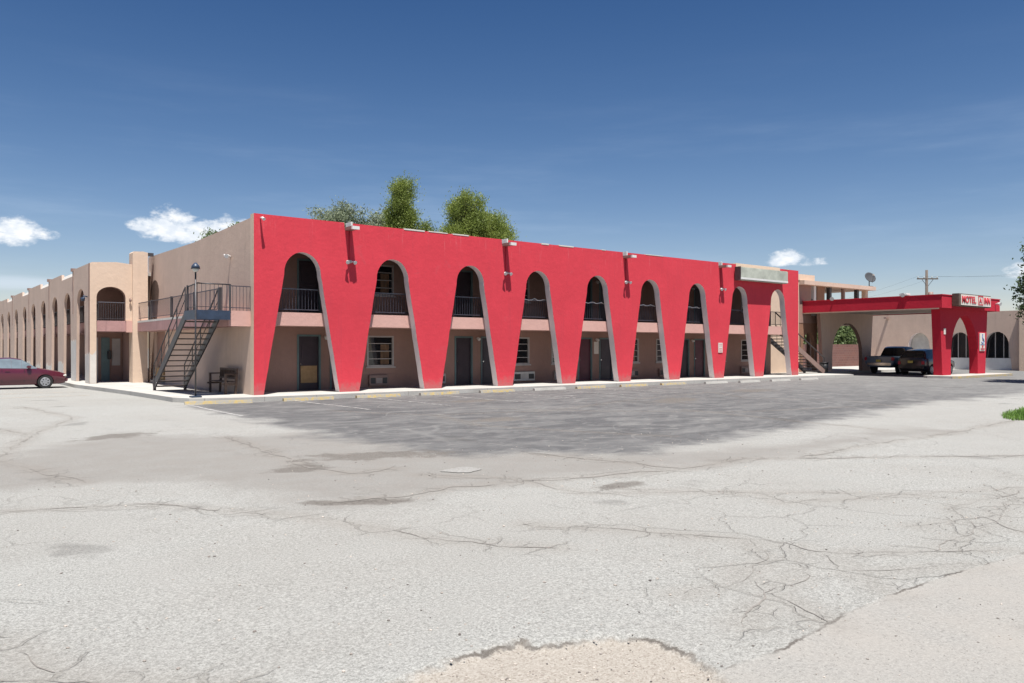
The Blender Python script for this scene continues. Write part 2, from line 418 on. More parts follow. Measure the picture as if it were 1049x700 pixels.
# real relief: slight undulation, the broken edge of the chip seal standing above the dirt
ZZ = np.zeros(XX.shape)
nx = XX*.35; ny = YY*.35
ZZ += .012*np.sin(nx*1.7+np.sin(ny*1.3)*1.4)*np.cos(ny*1.9+np.cos(nx*1.1))
ZZ *= np.clip((np.abs(YY+1) - 1.0)/4, 0, 1)*(YY < -1)*(YY > -60)*(np.abs(XX) < 60)
ZZ -= .035*np.clip((mDi-.42)/.16, 0, 1) + .006*np.clip((mS-.5)/.3, 0, 1)
me = bpy.data.meshes.new('ground')
H, Wd = XX.shape
co_ = np.stack([XX, YY, ZZ], -1).reshape(-1, 3).astype(np.float32)
idx = np.arange(H*Wd).reshape(H, Wd)
q = np.stack([idx[:-1, :-1], idx[:-1, 1:], idx[1:, 1:], idx[1:, :-1]], -1).reshape(-1, 4).astype(np.int32)
me.vertices.add(len(co_)); me.vertices.foreach_set('co', co_.ravel())
me.loops.add(q.size); me.loops.foreach_set('vertex_index', q.ravel())
me.polygons.add(len(q)); me.polygons.foreach_set('loop_start', np.arange(0, q.size, 4, dtype=np.int32)); me.polygons.foreach_set('loop_total', np.full(len(q), 4, dtype=np.int32))
me.update(calc_edges=True)
me.polygons.foreach_set('use_smooth', np.ones(len(q), bool))
ca = me.color_attributes.new('zones', 'FLOAT_COLOR', 'POINT')
ca.data.foreach_set('color', np.stack([mD, mM, mDi, mS], -1).reshape(-1).astype(np.float32))
mT = np.zeros(XX.shape)
for (tx, ty, ra, rb_, ro) in ((-5.45,-18.32,.62,.16,-.55),(-3.35,-14.95,1.3,.42,-.4),(-4.9,-15.4,.5,.35,.4),(-6.1,-9.2,.9,.4,.4),(-2.2,-19.3,.4,.2,.2),(2.,-11.,.8,.5,.3),(11,-9,1.6,.7,.5),(5.5,-5.,1.2,.5,.1),(18,-7,1.5,.8,.2)):
    dx_, dy_ = XX-tx, YY-ty; u_ = dx_*math.cos(ro)+dy_*math.sin(ro); v_ = -dx_*math.sin(ro)+dy_*math.cos(ro)
    mT = np.maximum(mT, np.clip(.95-.5*np.sqrt((u_/ra)**2+(v_/rb_)**2), 0, 1))
ct_ = me.attributes.new('tarspots', 'FLOAT', 'POINT'); ct_.data.foreach_set('value', mT.reshape(-1).astype(np.float32))
cb = me.attributes.new('crackhalo', 'FLOAT', 'POINT'); cb.data.foreach_set('value', mC.reshape(-1).astype(np.float32))
g = bpy.data.objects.new('ground', me); COL.objects.link(g); g['kind'] = 'structure'

m, nt, b = new_mat('worn_asphalt')
p = wpos(nt)
at = nt.new('ShaderNodeAttribute', attribute_name='zones')
sp = nt.new('ShaderNodeSeparateColor', {0: at.outputs['Color']})
halo = nt.new('ShaderNodeAttribute', attribute_name='crackhalo').outputs['Fac']
def fray(v, sc_, amp, w_=.08):
    n = nt.math('MULTIPLY', nt.math('SUBTRACT', nt.noise(p, sc_, 7, .65), .5), amp)
    return nt.smooth(nt.math('ADD', v, n), .5-w_, .5+w_)
zD = fray(sp.outputs[0], .55, 1.3, .22); zM = fray(sp.outputs[1], .8, 1.5, .35)
zDi = nt.math('MULTIPLY', fray(sp.outputs[2], 9, .55, .16), .85); zS = fray(at.outputs['Alpha'], 8, .5, .12)
grain = nt.noise(p, 75, 3, .75)                 # aggregate 1-2 cm
fine = nt.noise(p, 260, 2, .7)
vor = nt.new('ShaderNodeTexVoronoi', {'Vector': p, 'Scale': 95., 'Randomness': 1.}, feature='F1')
mid_ = nt.noise(p, 34, 3, .8)
chip = nt.math('ADD', nt.math('ADD', nt.math('MULTIPLY', grain, .45), nt.math('MULTIPLY', fine, .2)), nt.math('MULTIPLY', mid_, .35))
blot = nt.noise(p, .33, 6, .6, .5); blot2 = nt.noise(p, 1.7, 6, .65)
# pale bleached chip seal
pale = nt.mix(nt.ramp(chip, .40, .60), (.22, .218, .205), (.56, .555, .525))
pale = nt.mix(nt.ramp(blot, .35, .68, 0, .30), pale, (.30, .275, .245))
pale = nt.mix(nt.ramp(blot2, .45, .7, 0, .22), pale, (.44, .43, .405))
spk = nt.smooth(vor.outputs['Color'], .80, .86)
hole = nt.math('MULTIPLY', nt.smooth(vor.outputs['Distance'], .45, .2), nt.smooth(nt.noise(p, 24, 2), .58, .66))
pale = nt.mix(nt.math('MULTIPLY', hole, .55), pale, (.12, .11, .105))
# faded dark asphalt in front of the building with tyre scuffs and dusty swirls
mp = nt.new('ShaderNodeMapping', {'Vector': p, 'Scale': (.45, .9, 1.), 'Rotation': (0, 0, .2)}).outputs[0]
sw = nt.noise(mp, .9, 7, .62, 1.6)
dk = nt.mix(nt.ramp(chip, .35, .65), (.085, .084, .087), (.16, .158, .16))
dk = nt.mix(nt.ramp(sw, .40, .66, 0, .7), dk, (.245, .24, .233))
def swirl(scale, dist, w_, off):
    n = nt.noise(nt.new('ShaderNodeVectorMath', {0: p, 1: (off, off*.7, 0)}, operation='ADD').outputs[0], scale, 1.5, .4, dist)
    return nt.smooth(nt.math('ABSOLUTE', nt.math('SUBTRACT', n, .5)), w_, 0.)
ty = nt.math('MAXIMUM', swirl(.16, 1.4, .010, 3.), swirl(.21, 1.0, .008, 11.))
dk = nt.mix(nt.math('MULTIPLY', nt.math('MULTIPLY', ty, .22), nt.smooth(nt.noise(p, .5, 3), .4, .6)), dk, (.42, .41, .39))
dk = nt.mix(nt.math('MULTIPLY', nt.math('MULTIPLY', swirl(.19, 1.2, .03, 23.), .35), nt.smooth(nt.noise(p, .6, 3), .45, .6)), dk, (.085, .083, .085))
dk = nt.mix(nt.ramp(nt.noise(mp, 4.5, 6, .7, .6), .54, .68, 0, .5), dk, (.36, .35, .33))
dk = nt.mix(nt.ramp(blot2, .5, .68, 0, .45), dk, (.10, .098, .10))
gxx = nt.new('ShaderNodeSeparateXYZ', {0: p}).outputs[0]
dk = nt.mix(nt.smooth(gxx, 8., 34., 0., .38), dk, (.30, .295, .28))
md = nt.mix(nt.ramp(chip, .35, .65), (.225, .215, .20), (.37, .355, .33))
md = nt.mix(nt.ramp(blot2, .38, .62, 0, .7), md, (.27, .25, .228))
dirt = nt.mix(nt.ramp(chip, .38, .62), (.33, .285, .235), (.56, .51, .45))
dirt = nt.mix(nt.math('MULTIPLY', spk, .5), dirt, (.20, .14, .11))
smo = nt.mix(nt.ramp(chip, .38, .62), (.26, .25, .235), (.44, .425, .395))
smo = nt.mix(nt.ramp(blot2, .35, .7, 0, .5), smo, (.40, .37, .335))
smo = nt.mix(nt.math('MULTIPLY', hole, .75), smo, (.08, .07, .065))
c = nt.mix(nt.math('MULTIPLY', zM, .85), pale, md)
c = nt.mix(zD, c, dk); c = nt.mix(zS, c, smo); c = nt.mix(zDi, c, dirt)
# web of hairline cracks, denser near the big ones
dv = nt.new('ShaderNodeVectorMath', {0: p, 1: nt.new('ShaderNodeVectorMath', {0: nt.new('ShaderNodeTexNoise', {'Vector': p, 'Scale': 1.3, 'Detail': 4.}).outputs['Color'], 3: .9}, operation='SCALE').outputs[0]}, operation='ADD').outputs[0]
def web(scale, wdt):
    v = nt.new('ShaderNodeTexVoronoi', {'Vector': dv, 'Scale': scale}, feature='DISTANCE_TO_EDGE').outputs['Distance']
    return nt.smooth(v, wdt, wdt*.25)
wm = nt.math('MAXIMUM', nt.smooth(halo, .05, .6), nt.math('MULTIPLY', nt.smooth(nt.noise(p, .27, 4), .50, .62), .8))
w1 = nt.math('MULTIPLY', web(.95, .022), wm); w2 = nt.math('MULTIPLY', web(2.9, .03), nt.math('MULTIPLY', nt.smooth(halo, .35, .9), nt.smooth(nt.noise(p, 2.2, 3), .46, .6)))
wc = nt.math('MAXIMUM', w1, w2)
wc = nt.math('MULTIPLY', wc, nt.math('SUBTRACT', 1., nt.math('MULTIPLY', nt.math('MAXIMUM', zS, zDi), .9)))
c = nt.mix(nt.math("MULTIPLY", wc, .24), c, (.17, .155, .135))
c = nt.mix(nt.math('MULTIPLY', nt.smooth(halo, .3, 1.), .22), c, (.27, .235, .20))
# oil stains
oil = nt.smooth(nt.noise(p, .42, 4, .5, .3), .645, .70)
c = nt.mix(nt.math('MULTIPLY', oil, .35), c, (.10, .095, .09))
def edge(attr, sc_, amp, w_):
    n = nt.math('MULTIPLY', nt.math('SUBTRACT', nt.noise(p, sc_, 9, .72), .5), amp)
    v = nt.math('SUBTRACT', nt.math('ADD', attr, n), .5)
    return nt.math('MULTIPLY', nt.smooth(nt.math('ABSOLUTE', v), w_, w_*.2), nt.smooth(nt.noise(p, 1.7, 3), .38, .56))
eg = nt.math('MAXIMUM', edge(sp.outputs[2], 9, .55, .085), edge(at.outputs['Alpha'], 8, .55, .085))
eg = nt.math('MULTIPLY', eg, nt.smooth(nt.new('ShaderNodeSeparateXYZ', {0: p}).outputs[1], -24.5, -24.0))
c = nt.mix(nt.math('MULTIPLY', eg, .75), c, (.085, .07, .06))  # shadow of the broken patch edges painted as a dark line
tarv = nt.new('ShaderNodeAttribute', attribute_name='tarspots').outputs['Fac']
tf = fray(tarv, 2.2, 1.6, .16)
c = nt.mix(nt.math('MULTIPLY', tf, .8), c, nt.mix(nt.ramp(chip, .4, .6), (.10, .09, .08), (.26, .235, .21)))
c = nt.mix(1., c, (.745, .745, .735), 'MULTIPLY')
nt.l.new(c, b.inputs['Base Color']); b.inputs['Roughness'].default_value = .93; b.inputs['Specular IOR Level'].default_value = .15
hgt = nt.math('ADD', nt.math('MULTIPLY', chip, nt.ramp(nt.math('MAXIMUM', zS, nt.math('MULTIPLY', zD, .6)), 0, 1, 1., .35)), nt.math('MULTIPLY', wc, -.8))
bump(nt, b, hgt, .016, 1.)
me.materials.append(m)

# cracks: ragged open joints, a few centimetres wide
m, nt, b = new_mat('crack_dirt'); p = wpos(nt)
nt.l.new(nt.mix(nt.noise(p, 20, 3), (.13, .118, .105), (.27, .25, .225)), b.inputs['Base Color']); b.inputs['Roughness'].default_value = 1.
M['crack'] = m  # brownish dirt tone of the flat crack ribbons
def gz(x, y):
    j = int(np.clip(np.searchsorted(gx, x), 1, len(gx)-1)); i = int(np.clip(np.searchsorted(gy, y), 1, len(gy)-1))
    return float(ZZ[i-1:i+1, j-1:j+1].max())
def ribbon(mb, pts, w0, seed, dz=.004):
    pts = jag(pts); prev = None
    for i, (x, y) in enumerate(pts):
        a = pts[max(i-1, 0)]; c_ = pts[min(i+1, len(pts)-1)]
        dx, dy = c_[0]-a[0], c_[1]-a[1]; L = math.hypot(dx, dy) or 1
        ww = w0*(.25+1.1*abs(mnoise.noise(Vector((x*1.9, y*1.9, seed))))*2.2)
        ww *= 1 if mnoise.noise(Vector((x*.9, y*.9, seed+9))) > -.28 else .25
        nx_, ny_ = -dy/L*ww/2, dx/L*ww/2
        z = gz(x, y)+dz
        cur = (mb.bm.verts.new((x+nx_, y+ny_, z)), mb.bm.verts.new((x-nx_, y-ny_, z)))
        if prev: mb.bm.faces.new((prev[0], cur[0], cur[1], prev[1]))
        prev = cur
mb = MB()
for i, (k, p_) in enumerate(CR.items()):
    wd = {'main': .011, 'c5': .010, 'm1': .03, 'm2': .04, 'm3': .03}.get(k, .018 if k[0] in 'dw' else .007)
    ribbon(mb, p_, wd, i*1.7)
o = mb.build('asphalt_cracks', M['crack']); o['kind'] = 'structure'
# small mounded asphalt patches and potholes in mid distance
def blob_sheet(name, cx, cy, rx, ry, mat, z=.02, seed=0, rot=0.):
    mb = MB(); vs = []
    n = 40
    for i in range(n):
        a = 2*math.pi*i/n
        r = 1+.38*mnoise.noise(Vector((math.cos(a)*1.6, math.sin(a)*1.6, seed)))+.12*mnoise.noise(Vector((math.cos(a)*6, math.sin(a)*6, seed)))
        x, y = rx*r*math.cos(a), ry*r*math.sin(a)
        X_, Y_ = cx+x*math.cos(rot)-y*math.sin(rot), cy+x*math.sin(rot)+y*math.cos(rot)
        vs.append(mb.bm.verts.new((X_, Y_, gz(X_, Y_)+z)))
    cvx = mb.bm.verts.new((cx, cy, gz(cx, cy)+z+.012))
    for i in range(n): mb.bm.faces.new((vs[i], vs[(i+1) % n], cvx))
    o = mb.build(name, mat); o['kind'] = 'structure'; return o
def rough_patch(name, a, bb):
    m, nt, b = new_mat(name); p = wpos(nt)
    c = nt.mix(nt.ramp(nt.noise(p, 45, 5, .7), .35, .65), a, bb); nt.l.new(c, b.inputs['Base Color']); b.inputs['Roughness'].default_value = 1.
    bump(nt, b, nt.noise(p, 60, 3, .7), .02); return m
tar = rough_patch('fresh_asphalt_patch', (.10, .095, .09), (.22, .20, .185))
lite = rough_patch('pale_filler', (.22, .21, .195), (.36, .35, .325))
blob_sheet('pale_patch', -3.18, -17.05, .28, .24, lite, .008, 11.3, .4)

# loose gravel on the broken ground
mb = MB()
def pebble(x, y, r):
    z = gz(x, y)-.035*0
    v = bmesh.ops.create_icosphere(mb.bm, subdivisions=1, radius=r)['verts']
    sx, sy, sz = random.uniform(.7, 1.4), random.uniform(.7, 1.2), random.uniform(.45, .8)
    a = random.uniform(0, 6.28)
    for q_ in v:
        q_.co = Vector((q_.co.x*sx, q_.co.y*sy, q_.co.z*sz))*(1+random.uniform(-.2, .2))
    bmesh.ops.rotate(mb.bm, verts=v, matrix=Matrix.Rotation(a, 3, 'Z')); bmesh.ops.translate(mb.bm, verts=v, vec=(x, y, z+r*.25))
k = 0
while k < 650:
    x, y = random.uniform(-8.4, -5.6), random.uniform(-24.6, -22.5)
    s_ = sdf(DIRT, np.array([x]), np.array([y]))[0]
    if s_ > 0.02: pebble(x, y, random.uniform(.003, .009)); k += 1
for _ in range(500):
    x, y = random.uniform(-7, 1.5), random.uniform(-25.2, -22)
    pebble(x, y, random.choice((.003, .004, .006, .008)))
for _ in range(700):
    x, y = random.uniform(-9.8, 3), random.uniform(-23, -15); pebble(x, y, random.choice((.004, .006, .008, .012)))
m, nt, b = new_mat('gravel'); rnd = nt.new('ShaderNodeNewGeometry').outputs['Random Per Island']
nt.l.new(nt.mix(rnd, (.08, .07, .065), (.50, .44, .38)), b.inputs['Base Color']); b.inputs['Roughness'].default_value = .95
o = mb.build('loose_gravel', m); tag(o, 'loose small gravel scattered over the broken pavement', None, kind='stuff')

# ---- sidewalk round the motel, kerbs, islands
def slab(name, loop, z1, mat, bev=.02, z0=-.05):
    mb = MB(); mb.prism(loop, 'z', z0, z1, mat)
    o = mb.build(name, mat); o['kind'] = 'structure'; return o
m, nt, b = new_mat('sidewalk_concrete'); p = wpos(nt)
c = nt.mix(nt.ramp(nt.noise(p, 1.1, 5), .3, .7), (.36, .345, .315), (.46, .445, .41))
c = nt.mix(nt.ramp(nt.noise(p, 40, 3), .4, .7, 0, .3), c, (.29, .275, .25))
sx = nt.new('ShaderNodeSeparateXYZ', {0: p}).outputs[0]
jt = nt.math('LESS_THAN', nt.math('PINGPONG', sx, .9), .012)
c = nt.mix(nt.math('MULTIPLY', jt, .6), c, (.2, .18, .16))
nt.l.new(c, b.inputs['Base Color']); b.inputs['Roughness'].default_value = .9; bump(nt, b, nt.noise(p, 90, 3), .003)
M['walk'] = m
slab('sidewalk', [(-3.35,95),(-3.3,15.5),(-3.35,12.8),(-3.05,9.5),(-2.75,6),(-2.55,2),(-2.5,.4),(-2.2,-.35),(-1.5,-.8),(-.4,-.98),(3,-1.02),(20,-1.1),(33.2,-1.3),(36,-1.5),(36.4,-1.0),(36.4,2.2),(60,2.2),(60,11.5),(3,11.5),(3,95)], .15, M['walk'])
slab('island', [(37.9,-6.3),(38.2,-6.6),(46.2,-6.4),(46.6,-6.0),(46.4,-4.7),(38.2,-4.6),(37.8,-5.0)], .13, M['conc'])
m, nt, b = new_mat('yellow_kerb_paint'); p = wpos(nt)
c = nt.mix(nt.smooth(nt.noise(p, 7, 6, .75), .40, .56), (.46, .34, .13), (.32, .30, .26)); nt.l.new(c, b.inputs['Base Color']); b.inputs['Roughness'].default_value = .85
M['yellow'] = m
mb = MB(); mb.prism([(37.85,-6.35),(38.15,-6.66),(46.25,-6.46),(46.7,-6.05),(46.5,-4.6),(46.38,-4.72),(46.55,-6.0),(46.2,-6.37),(38.2,-6.57),(37.93,-6.3)], 'z', 0, .134, M['yellow'])
o = mb.build('island_kerb', M['yellow']); o['kind'] = 'structure'

# stall lines, worn
m, nt, b = new_mat('worn_line_paint'); p = wpos(nt)
nt.l.new(nt.mix(nt.smooth(nt.noise(p, 5, 7, .75),   .42, .58), (.36, .35, .33), (.16, .155, .15)), b.inputs['Base Color']); b.inputs['Roughness'].default_value = .9
M['line'] = m
def stripe(x0, y0, x1, y1, w_=.10):
    mb = MB(); n = 20; prev = None; dx, dy = x1-x0, y1-y0; L = math.hypot(dx, dy)
    for i in range(n+1):
        x, y = x0+dx*i/n, y0+dy*i/n; z = gz(x, y)+.006
        cur = (mb.bm.verts.new((x-dy/L*w_/2, y+dx/L*w_/2, z)), mb.bm.verts.new((x+dy/L*w_/2, y-dx/L*w_/2, z)))
        if prev: mb.bm.faces.new((prev[0], cur[0], cur[1], prev[1]))
        prev = cur
    o = mb.build('parking_line', M['line']); o['kind'] = 'structure'
stripe(-2.45, -1.0, -2.6, -6.3, .12)
for x in [.85, 3.55, 6.2, 8.9, 11.6, 14.3, 17.0, 19.7, 22.4, 25.1, 27.8, 30.5]:
    stripe(x, -1.4, x+.2, -6.3)
m, nt, b = new_mat('line_pale_lot'); p = wpos(nt)
nt.l.new(nt.mix(nt.smooth(nt.noise(p, 5, 7, .75), .42, .60), (.52, .40, .28), (.38, .37, .35)), b.inputs['Base Color']); b.inputs['Roughness'].default_value = .9
M['line'] = m
for y in (9.0, 6.2): stripe(-3.9, y, -9.5, y-.2)

# ------------------------------------------------------------------ wheel stops
def make_stop(loc, L, label, yellow=True, rz=0.):
    r = thing('parking_stop', label, 'parking stop', loc, 'concrete parking stops along the sidewalk', rz)
    mb = MB(); h = .095
    prof = [(-.08, 0), (-.055, h), (.055, h), (.08, 0)]
    mb.prism(prof, 'x', -L/2, L/2, M['yellow'] if yellow else M['conc'])
    ob = mb.build('stop_bar', None); ob.parent = r
    return r
stops = [(-1.55, -1.22, 2.0, 1, 'freshest yellow parking stop below the steel staircase', -.2), (1.35, -1.38, 1.75, 1, 'faded yellow parking stop before the first red arch from the left'),
 (3.95, -1.4, 1.7, 1, 'faded yellow parking stop before the second red arch'), (6.5, -1.42, 1.7, 1, 'faded parking stop between the second and third red arches'),
 (9.2, -1.42, 1.7, 1, 'yellow parking stop before the third red arch'), (11.9, -1.45, 1.7, 0, 'bare grey parking stop before the fourth red arch'),
 (14.2, -1.5, 1.7, 1, 'faded yellow parking stop between the fourth and fifth red arches'), (16.9, -1.5, 1.7, 1, 'worn yellow parking stop right of the fifth red arch'),
 (19.6, -1.5, 1.7, 1, 'worn parking stop before the sixth red arch'), (22.3, -1.9, 1.7, 0, 'pale parking stop left of the pillar with the white notice'),
 (24.6, -2.2, 1.7, 0, 'white parking stop just right of the pillar with the white notice'), (27.3, -2.2, 1.7, 0, 'white parking stop before the eighth red arch'), (30.0, -2.2, 1.7, 0, 'white parking stop before the last red arch')]
for s_ in stops: make_stop((s_[0], s_[1], 0), s_[2], s_[4], bool(s_[3]), s_[5] if len(s_) > 5 else random.uniform(-.02, .02))

# ------------------------------------------------------------------ MAIN MOTEL BUILDING
LEN = 32.5; TOP = 6.3; T = .33; IN = 1.85
mot = thing('motel_building', 'two-storey motel block with long bright red facade of nine tall tapered arches', 'building', (0, 0, 0))
CEN = [1.74+3.585*i for i in range(9)]
can_x = [3.49, 10.68, 17.9, 25.15]
loop = [(0, .152)]
def wavy(pts, seed):
    out = [pts[0]]
    for (x0, z0), (x1, z1) in zip(pts, pts[1:]):
        n = max(1, int(math.hypot(x1-x0, z1-z0)/.22))
        for i in range(1, n+1):
            x, z = x0+(x1-x0)*i/n, z0+(z1-z0)*i/n
            k_ = .016 if z > .3 else 0.
            out.append((x+k_*mnoise.noise(Vector((x*2.3, z*2.3, seed))), z+(k_*mnoise.noise(Vector((x*2.3, z*2.3, seed+5))) if z > .3 else 0)))
    return out
for i_, c_ in enumerate(CEN): loop += wavy(arch_pts(c_, .152, 1.40, 4.30, .68, .80), i_*3.1)
loop += [(LEN, .152), (LEN, TOP)]
top = []
for x in can_x[::-1]:
    top += [(x+.17, TOP), (x+.15, 6.04), (x-.15, 6.04), (x-.17, TOP)]
loop += [(26.6+4.05, TOP)]+[(26.6+4.05, 6.12), (26.5, 6.12), (26.5, TOP)]+top+[(0, TOP)]
loop2 = []
for p_ in loop:
    if not loop2 or (abs(p_[0]-loop2[-1][0])+abs(p_[1]-loop2[-1][1])) > 1e-4: loop2.append(p_)
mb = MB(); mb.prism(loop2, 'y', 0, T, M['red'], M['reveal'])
for f in mb.bm.faces:
    f.normal_update()
    n = f.normal; c_ = f.calc_center_median()
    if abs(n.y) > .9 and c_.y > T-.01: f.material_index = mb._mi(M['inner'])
    if abs(n.z) > .9 and c_.z > 5.9: f.material_index = mb._mi(M['white'])
    if abs(n.x) > .9 and c_.x < .01: f.material_index = mb._mi(M['cream'])
child(mb, 'arched_facade', None, mot)
# unpainted cream parapet cap above the blank sign
mb = MB(); mb.box(26.52, 30.63, .01, T-.01, 6.121, 6.36, M['cream']); child(mb, 'parapet_cap', None, mot)
# ragged roof coating lapping over the parapet
x = .05
while x < 31.5:
    L = random.uniform(.2, 1.3)
    if random.random() < .42 and not any(abs(x+L/2-c_) < L/2+.25 for c_ in can_x) and not (26-L < x < 31):
        mb = MB(); mb.box(x, x+L, -.012, T+.05, 6.25+random.uniform(-.0, .04), 6.325, M['white'], bev=.01); child(mb, 'roof_coating', None, mot)
    x += L+random.uniform(.05, .8)
# end wall
mb = MB(); mb.prism([(.331,.152),(11.1,.152),(11.1,2.49),(12.89,2.49),(12.89,.152),(14.1,.152),(14.1,6.07),(10.98,6.05),(6.87,6.02),(3.56,6.10),(.331,6.18)], 'x', 0, .22, M['tan']); 
bmesh.ops.remove_doubles(mb.bm, verts=mb.bm.verts, dist=1e-4)
child(mb, 'end_wall', None, mot)
mb = MB(); mb.box(.1, .8, 11.11, 12.88, .152, 2.48, M['inner']); o = child(mb, 'recess', None, mot)
mb = MB(); mb.box(-.03, .09, 11.3, 12.6, .30, .85, M['ply']).box(-.25, .05, 11.2, 12.7, .155, .28, M['conc']); child(mb, 'plywood_panel', None, mot)
# pilaster closing the end wall
mb = MB(); mb.prism([(-.95,.152),(-.30,.152),(-.30,6.16),(-.5,6.2),(-.9,6.18),(-.95,6.12)], 'y', 12.9, 13.6, M['cream']); child(mb, 'pilaster', None, mot)
mb = MB(); mb.box(-.296, -.05, 12.9, 13.2, 6.02, 6.16, M['steel']); child(mb, 'scupper', None, mot)
# tapered opening high in end wall: niche outline (narrow at foot)
mb = MB()
pts = [(12.25, 4.35)]+[(12.25+.62*(1-math.cos(math.pi*i/12))-.0, 4.35+.5*math.sin(math.pi*i/12)) for i in range(1, 12)]+[(13.49-.02, 4.35), (12.85, 3.05), (12.62, 3.05)]
# body walls / roof / floors
mb = MB(); mb.box(.23, LEN-.02, 12.6, 12.88, .152, 6.0, M['tan']); child(mb, 'rear_wall', None, mot)
mb = MB(); mb.box(.225, LEN-.02, IN-.05, 12.59, 5.55, 5.75, M['roof']).box(.225, LEN-.02, T+.002, IN-.05, 5.45, 5.62, M['ceil']); child(mb, 'roof', None, mot)
mb = MB(); mb.box(.225, LEN-.02, T+.002, IN+.4, 2.53, 3.0, M['pink']); child(mb, 'gallery_slab', None, mot)
mb = MB(); mb.box(-.75, -.002, .30, 12.88, 2.50, 2.97, M['mauve']); mb.box(-.752, -.74, .298, 12.88, 2.90, 2.985, M['white']); mb.box(-.749, -.003, .285, .301, 2.48, 3.0, M['pink']); child(mb, 'end_walkway', None, mot)  # sides in the shade-toned pink, sunlit front end in plain salmon
# inner wall in two storeys with real openings built from piers
DW = .95
doorsG = [2.30, 3.62, 9.37, 10.75, 16.55, 17.98, 23.9, 25.25, 31.0]
winsG = [(5.2, 6.4), (7.6, 8.4), (12.4, 13.5), (14.85, 16.0), (19.55, 20.8), (22.15, 23.2), (26.9, 28.0), (29.5, 30.7)]
def wall_with_holes(mb, y0, y1, z0, z1, holes, mat, x0=.225, x1=LEN-.02):
    holes = sorted(holes); x = x0
    for (a, b_, c_, d_) in holes:
        if a > x: mb.box(x, a, y0, y1, z0, z1, mat)
        if c_ > z0+.01: mb.box(a, b_, y0, y1, z0, c_, mat)
        if d_ < z1-.01: mb.box(a, b_, y0, y1, d_, z1, mat)
        x = b_
    mb.box(x, x1, y0, y1, z0, z1, mat)
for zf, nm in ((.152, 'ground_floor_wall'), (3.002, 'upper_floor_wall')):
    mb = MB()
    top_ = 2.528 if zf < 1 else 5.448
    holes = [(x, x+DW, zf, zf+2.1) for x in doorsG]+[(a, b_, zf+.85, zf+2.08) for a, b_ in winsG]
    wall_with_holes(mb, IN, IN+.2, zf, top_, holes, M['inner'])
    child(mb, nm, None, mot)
def door(parent, x, zf, y, leafm, w_=DW, h=2.1, ply=False, ajar=False):
    fr = MB(); fr.box(x-.0, x+.07, y-.02, y+.12, zf+.002, zf+h, M['teal']).box(x+w_-.07, x+w_, y-.02, y+.12, zf+.002, zf+h, M['teal']).box(x+.07, x+w_-.07, y-.02, y+.12, zf+h-.07, zf+h, M['teal'])
    f = child(fr, 'door_frame', None, parent)
    lf = MB(); lf.box(x+.072, x+w_-.072, y+.06, y+.11, zf+.012, zf+h-.072, leafm)
    lf.box(x+.2, x+w_-.2, y+.05, y+.062, zf+1.15, zf+1.85, leafm).box(x+.2, x+w_-.2, y+.05, y+.062, zf+.25, zf+.95, leafm)
    l_ = lf.build('door', None, mot)
    if ply:
        pb = MB(); pb.box(x+.16, x+w_-.14, y+.03, y+.05, zf+.28, zf+.92, M['ply']); pb.build('kick_panel', None, mot)
    kb = MB(); kb.tube([(x+.15, y+.06, zf+1.0), (x+.15, y-.0, zf+1.0)], .03, 8, M['chrome']); kb.build('door_handle', None, l_)
    th = MB(); th.box(x, x+w_, y-.02, y+.2, zf-.0, zf+.012, M['steel']); th.build('threshold', None, mot)
M['brown'] = stucco('brown_stucco', (.36, .20, .13), .85, 1.1)
M['curtain'] = simple('faded_curtain', (.30, .22, .16), .9, .3, 5)
M['curtaino'] = simple('orange_curtain', (.20, .12, .07), .9, .3, 5)
def window(parent, x0, x1, z0, z1, y, cur='half'):
    f = MB(); t = .06
    f.box(x0, x1, y-.025, y+.08, z0, z0+t, M['frame']).box(x0, x1, y-.025, y+.08, z1-t, z1, M['frame']).box(x0, x0+t, y-.025, y+.08, z0+t, z1-t, M['frame']).box(x1-t, x1, y-.025, y+.08, z0+t, z1-t, M['frame'])
    n = 4
    for i in range(1, n):
        z = z0+(z1-z0)*i/n; f.box(x0+t, x1-t, y+.0, y+.05, z-.014, z+.014, M['frame'])
    o = child(f, 'window', None, parent)
    s_ = MB(); s_.box(x0-.06, x1+.06, y-.07, y-.026, z0-.06, z0, M['frame']); s_.build('sill', None, o)
    p_ = MB(); p_.box(x0+t, x1-t, y+.052, y+.06, z0+t, z1-t, M['glass']); p_.build('pane', None, o)
    if cur:
        cb_ = MB(); xa, xb = (x0+t+(x1-x0)*.48, x1-t-.12)
        for i in range(6):
            a = xa+(xb-xa)*i/6; cb_.box(a, a+(xb-xa)/6-.012, y+.044, y+.0515, z0+t+.02, z0+(z1-z0)*.72, M[cur])
        cb_.build('curtain', None, o)
def ac(parent, x0, x1, z0, z1, y, mat):
    a = MB(); a.box(x0, x1, y-.12, y+.02, z0, z1, mat, bev=.01); o = child(a, 'air_conditioner', None, parent)
    gq = MB(); 
    gq.box(x0+.06, x0+.32*(x1-x0), y-.13, y-.119, z0+.08, z1-.1, M['grille']); gq.box(x1-.3*(x1-x0), x1-.06, y-.13, y-.119, z0+.08, z1-.1, M['grille'])
    for i in range(5):
        z = z0+.1+(z1-z0-.2)*i/5; gq.box(x0+.36*(x1-x0), x1-.34*(x1-x0), y-.13, y-.119, z, z+.02, M['frame'])
    gq.build('grille', None, o)
